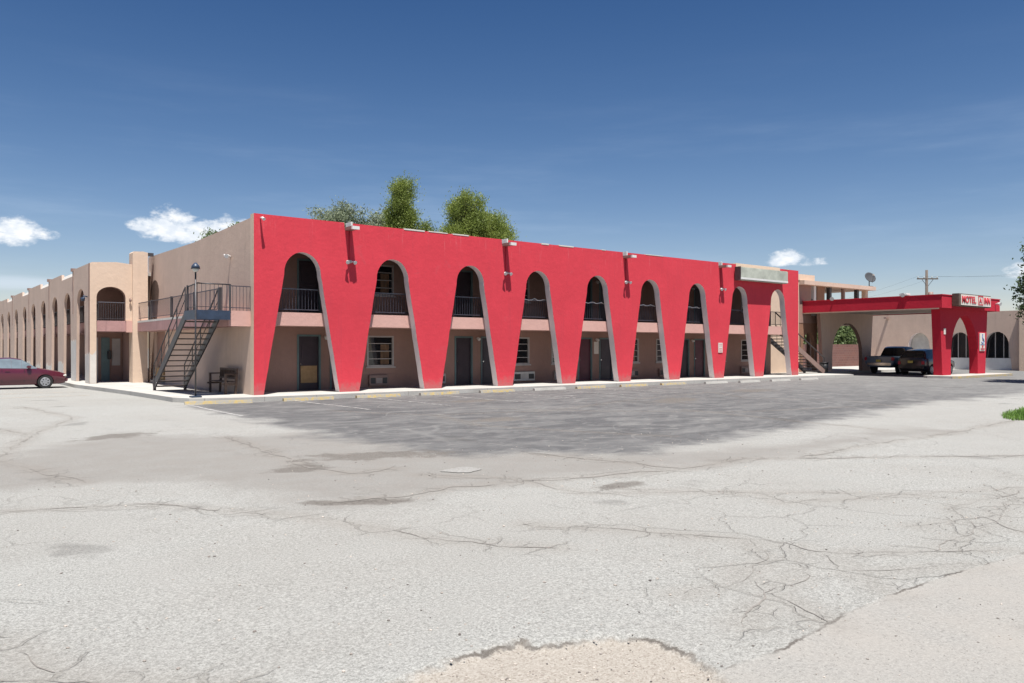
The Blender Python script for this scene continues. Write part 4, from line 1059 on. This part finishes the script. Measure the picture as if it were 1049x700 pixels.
# satellite dish on the deck roof
sd = thing('satellite_dish', 'dark grey satellite dish on the end of the open deck roof', 'satellite dish', (46.4, 3.0, 6.2))
mb = MB(); mb.tube([(46.4, 3.0, 6.2), (46.4, 3.0, 6.75)], .035, 8, M['steel']).box(46.2, 46.6, 2.8, 3.2, 6.2, 6.24, M['steel']); child(mb, 'mast', None, sd)
mb = MB(); ax = Vector((-.45, -.72, .5)).normalized(); rt = ax.to_track_quat('Z', 'Y').to_matrix()
pr = None
for j in range(7):
    r = .40*j/6; ring = [mb.bm.verts.new(Vector((46.4, 2.95, 6.85))+rt @ Vector((r*math.cos(t), r*1.08*math.sin(t), r*r*.42))) for t in [2*math.pi*k/22 for k in range(22)]] if j else [mb.bm.verts.new((46.4, 2.95, 6.85))]
    if pr:
        for k in range(22):
            if len(pr) == 1: mb.bm.faces.new((pr[0], ring[k], ring[(k+1) % 22]))
            else: mb.bm.faces.new((pr[k], ring[k], ring[(k+1) % 22], pr[(k+1) % 22]))
    pr = ring
o = mb.build('reflector', M['dish'], sd, smooth=True); md_ = o.modifiers.new('t', 'SOLIDIFY'); md_.thickness = .015
mb = MB(); b0 = Vector((46.4, 2.95, 6.85)); tip = b0+rt @ Vector((0, -.1, .5)); mb.tube([b0+rt @ Vector((0, -.5, .08)), tip], .015, 6, M['steel']); mb.box(tip.x-.05, tip.x+.05, tip.y-.05, tip.y+.05, tip.z-.05, tip.z+.05, M['acwhite']); child(mb, 'feed_arm', None, sd)

# utility pole
up = thing('utility_pole', 'weathered wooden utility pole with crossarm beyond the annex roof', 'utility pole', (83, 15.5, 0))
mb = MB(); mb.tube([(83, 15.5, 0), (83, 15.5, 10.6)], [.22, .14], 10, M['pole']); child(mb, 'pole', None, up)
mb = MB(); d_ = Vector((.8, -.6, 0)); c_ = Vector((83, 15.4, 9.6))
mb.bar(c_-d_*1.2, c_+d_*1.2, .12, .14, M['pole']).bar(c_-d_*.7, c_-Vector((0, 0, .9)), .04, .04, M['steel']).bar(c_+d_*.7, c_-Vector((0, 0, .9)), .04, .04, M['steel']); child(mb, 'crossarm', None, up)
for s_ in (-1.1, -.4, .5, 1.1):
    mb = MB(); q_ = c_+d_*s_; mb.tube([q_+Vector((0, 0, .07)), q_+Vector((0, 0, .28))], [.06, .04], 8, M['acwhite']); child(mb, 'insulator', None, up)
for s_ in (-1.1, 1.1):
    q_ = c_+d_*s_+Vector((0, 0, .28)); e_ = Vector((.6, .8, 0))
    for sg in (-1, 1):
        mb = MB(); mb.tube([q_+e_*sg*45*k/10+Vector((0, 0, -1.6*math.sin(math.pi*k/10)*.9)) for k in range(11)], .006, 5, M['black']); child(mb, 'wire', None, up)
mb = MB(); mb.tube([(83.35, 15.2, 7.0), (83.35, 15.2, 8.1)], .26, 12, M['acgrey']); child(mb, 'transformer', None, up)

# ------------------------------------------------------------------ VEHICLES
def cut_cyl(o, specs):
    """cut wheel arches"""
    for (x, y0, y1, z, r) in specs:
        bm = bmesh.new(); bmesh.ops.create_cone(bm, cap_ends=True, segments=28, radius1=r, radius2=r, depth=abs(y1-y0), matrix=Matrix.Translation((x, (y0+y1)/2, z)) @ Matrix.Rotation(R(90), 4, 'X'))
        cm = bpy.data.meshes.new('cutter'); bm.to_mesh(cm); bm.free(); c_ = bpy.data.objects.new('cutter', cm); COL.objects.link(c_)
        md = o.modifiers.new('b', 'BOOLEAN'); md.object = c_; md.operation = 'DIFFERENCE'; md.solver = 'EXACT'
        bpy.context.view_layer.update()
        dg = bpy.context.evaluated_depsgraph_get(); me_ = bpy.data.meshes.new_from_object(o.evaluated_get(dg))
        o.modifiers.clear(); o.data = me_; bpy.data.objects.remove(c_)

def car_body(stations, nring=None):
    """stations: (x, zbot, zbelt, ztop, wbot, wbelt, wtop); returns bmesh grid data. x forward"""
    bm = bmesh.new(); rings = []
    for (x, zb, zw, zt, wb, ww, wt) in stations:
        zs = zb+.35*(zw-zb)
        half = [(0, zb), (wb*.9, zb), (wb, zb+.06), (ww, zs), (ww*1.0, zb+.72*(zw-zb)), (ww*.965, zw), (wt+.35*(ww*.955-wt), zw+.62*(zt-zw)), (wt, zt-.04*(zt > zw+.08)), (wt*.8, zt), (0, zt+.012)]
        ring = [(x, -a, z) for a, z in half]+[(x, a, z) for a, z in half[-2:0:-1]]
        rings.append([bm.verts.new(v) for v in ring])
    n = len(rings[0])
    quads = {}
    for i in range(len(rings)-1):
        for k in range(n):
            f = bm.faces.new((rings[i][k], rings[i][(k+1) % n], rings[i+1][(k+1) % n], rings[i+1][k])); f.smooth = True; quads[(i, k)] = f
    bm.faces.new(rings[0]); bm.faces.new(rings[-1][::-1])
    return bm, rings, quads, n

def wheel(parent, x, y, r, w_, side):
    wm_ = MB(); c_ = y
    yo = y+side*w_/2; yi = y-side*w_/2
    wm_.tube([(x, yi, r), (x, yi+side*.02, r), (x, yo-side*.02, r), (x, yo, r)], [r*.94, r, r, r*.93], 26, M['rubber'])
    o = wm_.build('wheel', None, parent); o.matrix_parent_inverse = Matrix.Identity(4)
    q_ = MB(); q_.tube([(x, yo-side*.01, r), (x, yo+side*.008, r)], [r*.66, r*.64], 24, M['alloy'])
    for k in range(7):
        a = 2*math.pi*k/7; q_.bar((x+r*.12*math.cos(a), yo+side*.014, r+r*.12*math.sin(a)), (x+r*.6*math.cos(a), yo+side*.010, r+r*.6*math.sin(a)), r*.15, .02, M['alloy'], up=Vector((0, 1, 0)))
    for k in range(7):
        a = 2*math.pi*(k+.5)/7; q_.tube([(x+r*.42*math.cos(a), yo+side*.006, r+r*.42*math.sin(a)), (x+r*.42*math.cos(a), yo+side*.0105, r+r*.42*math.sin(a))], r*.10, 8, M['grille'])
    o2 = q_.build('rim', None, o); o2.matrix_parent_inverse = Matrix.Identity(4)

def build_car(name, label, cat, loc, rz, pm, kind='sedan', gm=None):
    r = thing(name, label, cat, loc, None, rz)
    gm = gm or M['carglass']
    def ch(mb, nm, mat=None, smooth=False, parent=None):
        o = mb.build(nm, mat, parent or r, smooth=smooth); o.matrix_parent_inverse = Matrix.Identity(4); return o
    if kind == 'sedan':
        L = [(-2.28,.30,.78,.79,.62,.70,.55),(-2.22,.24,.92,.97,.72,.80,.62),(-1.95,.20,.98,1.02,.78,.86,.66),(-1.65,.19,1.0,1.05,.80,.87,.64),(-1.05,.18,.98,1.36,.80,.88,.56),(-.55,.18,.96,1.42,.80,.88,.58),(.05,.18,.945,1.425,.80,.88,.58),(.45,.18,.935,1.36,.80,.88,.56),(1.05,.18,.92,.96,.80,.88,.64),(1.5,.19,.84,.87,.79,.87,.62),(1.95,.20,.76,.78,.76,.83,.58),(2.2,.24,.66,.68,.66,.74,.5),(2.27,.30,.56,.58,.55,.64,.45)]
        axf, axr, rad, hw = 1.38, -1.28, .31, .88; sidew = [(4,5),(5,6),(6,7)]; ws = (7,); rw = (3,); clen = L
    elif kind == 'suv':
        L = [(-2.2,.42,.9,.95,.66,.76,.6),(-2.15,.34,1.0,1.15,.74,.86,.70),(-2.0,.30,1.05,1.35,.80,.90,.68),(-1.75,.28,1.06,1.58,.80,.92,.64),(-1.2,.26,1.05,1.66,.82,.93,.64),(-.4,.26,1.03,1.68,.82,.93,.64),(.2,.26,1.02,1.62,.82,.93,.62),(.5,.26,1.02,1.52,.82,.93,.62),(1.1,.28,1.0,1.06,.82,.92,.7),(1.6,.30,.95,1.0,.8,.91,.66),(2.05,.32,.85,.9,.76,.86,.6),(2.22,.38,.7,.74,.66,.76,.5)]
        axf, axr, rad, hw = 1.36, -1.32, .34, .92; ws = (7,); rw = (2,)
    else:
        L = [(-2.75,.55,1.12,1.14,.80,.94,.90),(-2.70,.48,1.16,1.18,.85,.97,.94),(-1.6,.42,1.16,1.18,.88,.98,.95),(-.72,.40,1.16,1.18,.88,.98,.95),(-.66,.40,1.16,1.75,.88,.98,.70),(-.45,.40,1.15,1.84,.88,.98,.70),(.35,.40,1.14,1.84,.88,.98,.70),(.62,.40,1.13,1.74,.88,.98,.70),(1.15,.40,1.12,1.18,.88,.98,.78),(1.6,.42,1.1,1.14,.88,.97,.75),(2.35,.45,1.02,1.06,.85,.94,.7),(2.65,.5,.9,.93,.78,.86,.6)]
        axf, axr, rad, hw = 1.72, -1.75, .38, .98; ws = (7,); rw = (3,)
    bm, rings, quads, n = car_body(L)
    # glass panes: copy of cabin quads a few mm proud
    gb = {'side_window': [], 'side_window_b': [], 'windshield': [], 'rear_window': []}
    cab = [i for i in range(len(L)-1) if (L[i][3]-L[i][2] > .25 and L[i+1][3]-L[i+1][2] > .25)]
    for i in cab:
        for k in (5, 6): gb['side_window'].append((i, k))
        for k in (n-7, n-6): gb['side_window_b'].append((i, k))
    wsi = [i for i in range(len(L)-1) if L[i][3]-L[i][2] > .25 and L[i+1][3]-L[i+1][2] <= .25]
    rwi = [i for i in range(len(L)-1) if L[i][3]-L[i][2] <= .25 and L[i+1][3]-L[i+1][2] > .25]
    for i in wsi: gb['windshield'] += [(i, k) for k in range(5, n-5)]
    for i in rwi: gb['rear_window'] += [(i, k) for k in range(5, n-5)]
    bm.normal_update(); bmesh.ops.recalc_face_normals(bm, faces=bm.faces)
    glassdata = {}
    for nm, lst in gb.items():
        glassdata[nm] = [[v.co+quads[q_].normal*.006 for v in quads[q_].verts] for q_ in lst if q_ in quads]
    cs = [quads[q_] for q_ in quads]
    me_ = bpy.data.meshes.new('body'); bm.to_mesh(me_); bm.free(); me_.materials.append(pm)
    body = bpy.data.objects.new('body', me_); COL.objects.link(body)
    sp_ = [(x, s_*hw*1.1, s_*(hw-.28), rad*1.0, rad*1.13) for x in (axf, axr) for s_ in (-1, 1)]
    cut_cyl(body, sp_)
    body.parent = r
    for p_ in body.data.polygons: p_.use_smooth = True
    try: body.data.set_sharp_from_angle(angle=R(32))
    except Exception: pass
    for nm, qs in glassdata.items():
        g_ = MB()
        for i, q_ in enumerate(qs):
            cen = sum(q_, Vector())/4
            g_.bm.faces.new([g_.bm.verts.new(cen+(v-cen)*(.99)) for v in q_])
        if qs: ch(g_, nm.replace('_b', ''), gm)
    for x in (axf, axr):
        for s_ in (-1, 1): wheel(r, x, s_*(hw-.12), rad, .2, s_)
    uc = MB(); uc.box(L[0][0]+.2, L[-1][0]-.2, -hw+.3, hw-.3, .22 if kind != 'pickup' else .42, .5 if kind != 'pickup' else .7, M['black']); ch(uc, 'underbody')
    # details
    xf, xr = L[-1][0], L[0][0]
    for s_ in (-1, 1):
        h = MB(); zz = L[-2][2]-.02; bmesh.ops.create_uvsphere(h.bm, u_segments=12, v_segments=8, radius=1, matrix=Matrix.Translation((L[-2][0]-.04, s_*(L[-2][5]-.12), zz-.06)) @ Matrix.Diagonal((.13, .15, .075, 1))); ch(h, 'headlight', M['lamp'], True)
        t_ = MB(); t_.box(xr-.02, xr+.12, s_*(L[0][5]-.02)-.09, s_*(L[0][5]-.02)+.09, L[0][2]-.22, L[0][2]+.0, M['signred'], bev=.02); ch(t_, 'taillight')
        mm = MB(); i0 = wsi[0]; mm.box(L[i0+1][0]-.42, L[i0+1][0]-.24, s_*(hw+.02)-.09, s_*(hw+.02)+.09, L[i0+1][2]+.02, L[i0+1][2]+.15, pm, bev=.03); ch(mm, 'side_mirror')
        hd = MB()
        for x in (-.1, -.85) if kind != 'pickup' else (-.2,): hd.box(x-.1, x+.08, s_*(hw*1.0)-.012, s_*(hw*1.0)+.012, L[6][2]-.14, L[6][2]-.11, pm if kind == 'sedan' else M['black'])
        ch(hd, 'door_handle')
        sm = MB()
        for x in ((.55, -.32, -1.05) if kind != 'pickup' else (.8, -.62)): sm.box(x-.006, x+.006, s_*hw*.993-.006, s_*hw*.993+.006, L[6][1]+.14, L[6][2]-.02, M['black'])
        ch(sm, 'door_seam')
    bp = MB(); bp.box(xr-.08, xr+.1, -hw+.14, hw-.14, L[0][1]+.02, L[0][1]+.2, M['chrome'] if kind == 'pickup' else pm, bev=.03); ch(bp, 'bumper')
    bp = MB(); bp.box(xf-.12, xf+.06, -hw+.2, hw-.2, L[-1][1]+.0, L[-1][1]+.17, pm, bev=.03); ch(bp, 'bumper')
    pl = MB(); pl.box(xr-.10, xr-.07, -.16, .16, L[0][1]+.26 if kind != 'suv' else .78, L[0][1]+.41 if kind != 'suv' else .93, M['plate']); ch(pl, 'licence_plate')
    if kind == 'pickup':
        bd = MB(); bd.box(-2.62, -.78, -.78, .78, 1.185, 1.20, M['black']); ch(bd, 'cargo_bed')
    return r
M['plate'] = simple('yellow_plate', (.72, .56, .12), .5, .05)
build_car('sedan_car', 'maroon sedan parked nose-in before the beige wing at the left edge', 'car', (-5.72, 13.66, 0), 0, M['maroon'], 'sedan', M['carglasslight']).scale = (.93, .93, .93)
build_car('black_car', 'black hatchback with yellow licence plate parked under the canopy', 'car', (43.95, -2.2, 0), 0, M['blackcar'], 'suv')
build_car('pickup_truck', 'silver blue pickup truck parked under the canopy behind the black car', 'pickup truck', (45.5, .4, 0), 0, M['bluecar'], 'pickup')
# far white car and house seen through the arch
fh = thing('far_house', 'small distant white house with pale roof seen through the canopy arch', 'house', (112, 44, 0))
mb = MB(); mb.box(102, 122, 48, 56, 0, 3.0, M['whitem']); child(mb, 'wall', None, fh)
mb = MB(); mb.prism([(47.3, 3.0), (52, 4.9), (56.7, 3.0)], 'x', 101.5, 122.5, M['acwhite']); child(mb, 'roof', None, fh)
for x in (105, 110, 116):
    mb = MB(); mb.box(x, x+1.3, 47.96, 47.99, 1.0, 2.2, M['glass']); child(mb, 'window', None, fh)

# ------------------------------------------------------------------ TREES
def tree(name, label, base, h, lobes, leafm, nleaf, leaf, trunk_r=.22, group=None, seed=1, up=.0, aspect=1., spread=2.2):
    rs = random.Random(seed)
    r = thing(name, label, 'tree', base, group)
    bx, by, bz = base
    mb = MB(); pts = []
    lean = rs.uniform(-.3, .3)
    H = h*.82
    for k in range(7): t = k/6; pts.append((bx+lean*t*t, by+rs.uniform(-.06, .06)*k, bz+H*t))
    mb.tube(pts, [trunk_r*(1-.8*k/6) for k in range(7)], 9, M['bark'])
    for (cx, cy, cz, rx, ry, rz_) in lobes:
        z0 = max(bz+h*.2, cz-rz_*.9-h*.08); tt = min(.95, (z0-bz)/H)
        a = Vector((bx+lean*tt*tt, by, z0)); e = Vector((bx+cx, by+cy, cz))
        mb.tube([a, (a+e)/2+Vector((rs.uniform(-.1, .1), rs.uniform(-.1, .1), .15)), e], [trunk_r*.35, trunk_r*.22, .02], 6, M['bark'])
    child(mb, 'trunk', None, r)
    rg = np.random.default_rng(seed); K = 26
    tot = sum(l[3]*l[4]*l[5] for l in lobes); Cs = []; Os = []
    for (cx, cy, cz, rx, ry, rz_) in lobes:
        ncl = max(6, int(nleaf/K*(rx*ry*rz_)/tot))
        v = rg.normal(size=(ncl, 3)); v /= np.linalg.norm(v, axis=1)[:, None]
        v *= (rg.uniform(.12, 1, ncl)**.42)[:, None]
        Cs.append(np.array([bx+cx, by+cy, cz])+v*np.array([rx, ry, rz_])); Os.append(v+np.array([0, 0, up]))
    Cc = np.repeat(np.concatenate(Cs), K, 0); Od = np.repeat(np.concatenate(Os), K, 0); n_ = len(Cc)
    Od /= np.linalg.norm(Od, axis=1)[:, None]+1e-6
    cr = np.repeat(rg.uniform(.5, 1.25, n_//K), K)[:, None]*leaf*spread
    cc_ = Cc+rg.normal(size=(n_, 3))*np.array([.5, .5, .42])*cr
    dr = Od*.8+rg.normal(size=(n_, 3))*.6+np.array([0, 0, up]); dr /= np.linalg.norm(dr, axis=1)[:, None]
    sd_ = np.cross(dr, rg.normal(size=(n_, 3))); sd_ /= np.linalg.norm(sd_, axis=1)[:, None]
    ln = leaf*rg.uniform(.5, 1.25, n_)[:, None]; wd = ln*rg.uniform(.22, .45, n_)[:, None]*aspect
    V = np.stack([cc_-dr*ln*.5, cc_+sd_*wd*.5, cc_+dr*ln*.5, cc_-sd_*wd*.5], 1).reshape(-1, 3).astype(np.float32)
    me_ = bpy.data.meshes.new('crown'); me_.vertices.add(len(V)); me_.vertices.foreach_set('co', V.ravel())
    me_.loops.add(len(V)); me_.loops.foreach_set('vertex_index', np.arange(len(V), dtype=np.int32))
    me_.polygons.add(n_); me_.polygons.foreach_set('loop_start', np.arange(0, len(V), 4, dtype=np.int32)); me_.polygons.foreach_set('loop_total', np.full(n_, 4, dtype=np.int32))
    me_.update(calc_edges=True); me_.materials.append(leafm)
    o = bpy.data.objects.new('crown', me_); COL.objects.link(o); o.parent = r; o.matrix_parent_inverse = Matrix.Translation(base).inverted()
    return r
M['leaflight'] = leafmat('light_leaves', (.09, .13, .045), (.15, .20, .07), (.20, .25, .09))
G1 = 'trees rising behind the motel roof'
def lobes_auto(seed, n, R_, zc0, zc1, r0, r1, taper=0.):
    rs = random.Random(seed); out = []
    for i in range(n):
        t = i/(n-1); a = rs.uniform(0, 6.28); rr = R_*(1-taper*t)*rs.uniform(.35, 1.)
        q_ = r0+(r1-r0)*t
        out.append((rr*math.cos(a), rr*math.sin(a), zc0+(zc1-zc0)*t, q_*rs.uniform(.8, 1.2), q_*rs.uniform(.8, 1.2), q_*rs.uniform(.8, 1.15)))
    return out
tree('olive_tree', 'grey-green bushy tree, leftmost of the crowns above the red parapet', (13.5, 21.4, 0), 11.8, lobes_auto(3, 34, 2.1, 7.6, 10.9, 1.05, .55, .3), M['leafgrey'], 40000, .19, group=G1, seed=3)
tree('olive_tree', 'pale grey-green tree between the bushy crown and the tall narrow pine', (15.6, 21.5, 0), 11.2, lobes_auto(5, 34, 2.8, 7.2, 10.6, 1.05, .55, .25), M['leafgrey'], 38000, .19, group=G1, seed=5)
tree('pine_tree', 'tall narrow dark pine, the highest crown above the red parapet', (15.7, 17.3, 0), 12.6, lobes_auto(8, 34, 1.15, 7.0, 12.1, .60, .34, .6), M['leafpine'], 70000, .15, group=G1, seed=8, up=.5, aspect=.9, spread=3.3)
tree('pine_tree', 'small pine right of the tall narrow pine, barely topping the parapet', (17.0, 16.5, 0), 9.6, lobes_auto(11, 16, .9, 7.0, 9.4, .55, .36, .4), M['leafpine'], 26000, .15, group=G1, seed=9, up=.5, aspect=.9, spread=3.3)
tree('pine_tree', 'broad olive-green pine, left half of the pair on the right above the parapet', (18.1, 13.5, 0), 11.2, lobes_auto(14, 48, 1.7, 6.4, 10.8, .72, .42, .5), M['leafpine'], 100000, .15, group=G1, seed=14, up=.5, aspect=.9, spread=3.3)
tree('pine_tree', 'lower rounded pine, rightmost crown above the red parapet', (19.9, 13.4, 0), 10.2, lobes_auto(17, 40, 1.9, 6.2, 9.9, .66, .40, .45), M['leafpine'], 70000, .15, group=G1, seed=17, up=.5, aspect=.9, spread=3.3)
tree('leafy_tree', 'sparse green tree peeping over the beige end wall', (7.1, 24.2, 0), 9.75, lobes_auto(21, 11, 2.6, 7.6, 8.9, .8, .5, .1), M['leaflight'], 13000, .22, group=G1, seed=21)
tree('shade_tree', 'broad leafy tree at the right edge with branches reaching over the annex', (36.4, -12.8, 0), 9.9, lobes_auto(25, 22, 2.2, 4.2, 9.2, 1.0, .7, .1), M['leafgreen'], 20000, .19, .3, seed=26, aspect=1.3)
for (x, y, h, dn) in ((85.2, 26.5, 5.6, 'bright green distant tree seen centrally through the arch of the tan canopy support'), (90.5, 33.5, 7.5, 'taller distant tree at the left side of the view through the tan canopy arch'), (82.0, 33.0, 6.5, 'distant tree seen left of the tan canopy support')):
    tree('far_tree', dn, (x, y, 0), h, lobes_auto(int(x), 10, 2.6, 2.2, h-.9, 1.7, 1., .2), M['leaflight'], 12000, .4, .2, group='distant trees behind the canopy', seed=int(x), aspect=1.4)

# grass tuft at the right edge on a small earth strip
mb = MB(); rs = random.Random(4)
strip = [(11.7,-18.8),(12.1,-18.45),(13.2,-18.0),(15.8,-17.6),(19,-17.6),(19,-19.6),(12.9,-19.5),(12.0,-19.1)]
def inpoly(x, y): return sdf(strip, np.array([x]), np.array([y]))[0]
cnt = 0
while cnt < 9000:
    x, y = rs.uniform(11, 19), rs.uniform(-19.8, -17.5)
    s_ = inpoly(x, y)
    if s_ < 0 or mnoise.noise(Vector((x*1.6, y*1.6, 0))) < -.25 or (s_ < .2 and rs.random() < .6): continue
    h = rs.uniform(.07, .2)*(1.2 if s_ > .3 else .7); a = rs.uniform(0, 6.28); ln = rs.uniform(.02, .1)
    w_ = .012; d_ = Vector((math.cos(a), math.sin(a), 0)); s2 = Vector((-d_.y, d_.x, 0))*w_
    b0 = Vector((x, y, gz(x, y)-.01))
    v = [mb.bm.verts.new(p_) for p_ in (b0-s2, b0+s2, b0+d_*ln*.5+Vector((0, 0, h*.7))+s2*.5, b0+d_*ln+Vector((0, 0, h)), b0+d_*ln*.5+Vector((0, 0, h*.7))-s2*.5)]
    mb.bm.faces.new(v); cnt += 1
o = mb.build('grass', M['grass']); tag(o, 'bright green weedy grass patch at the right edge of the lot', None, kind='stuff')
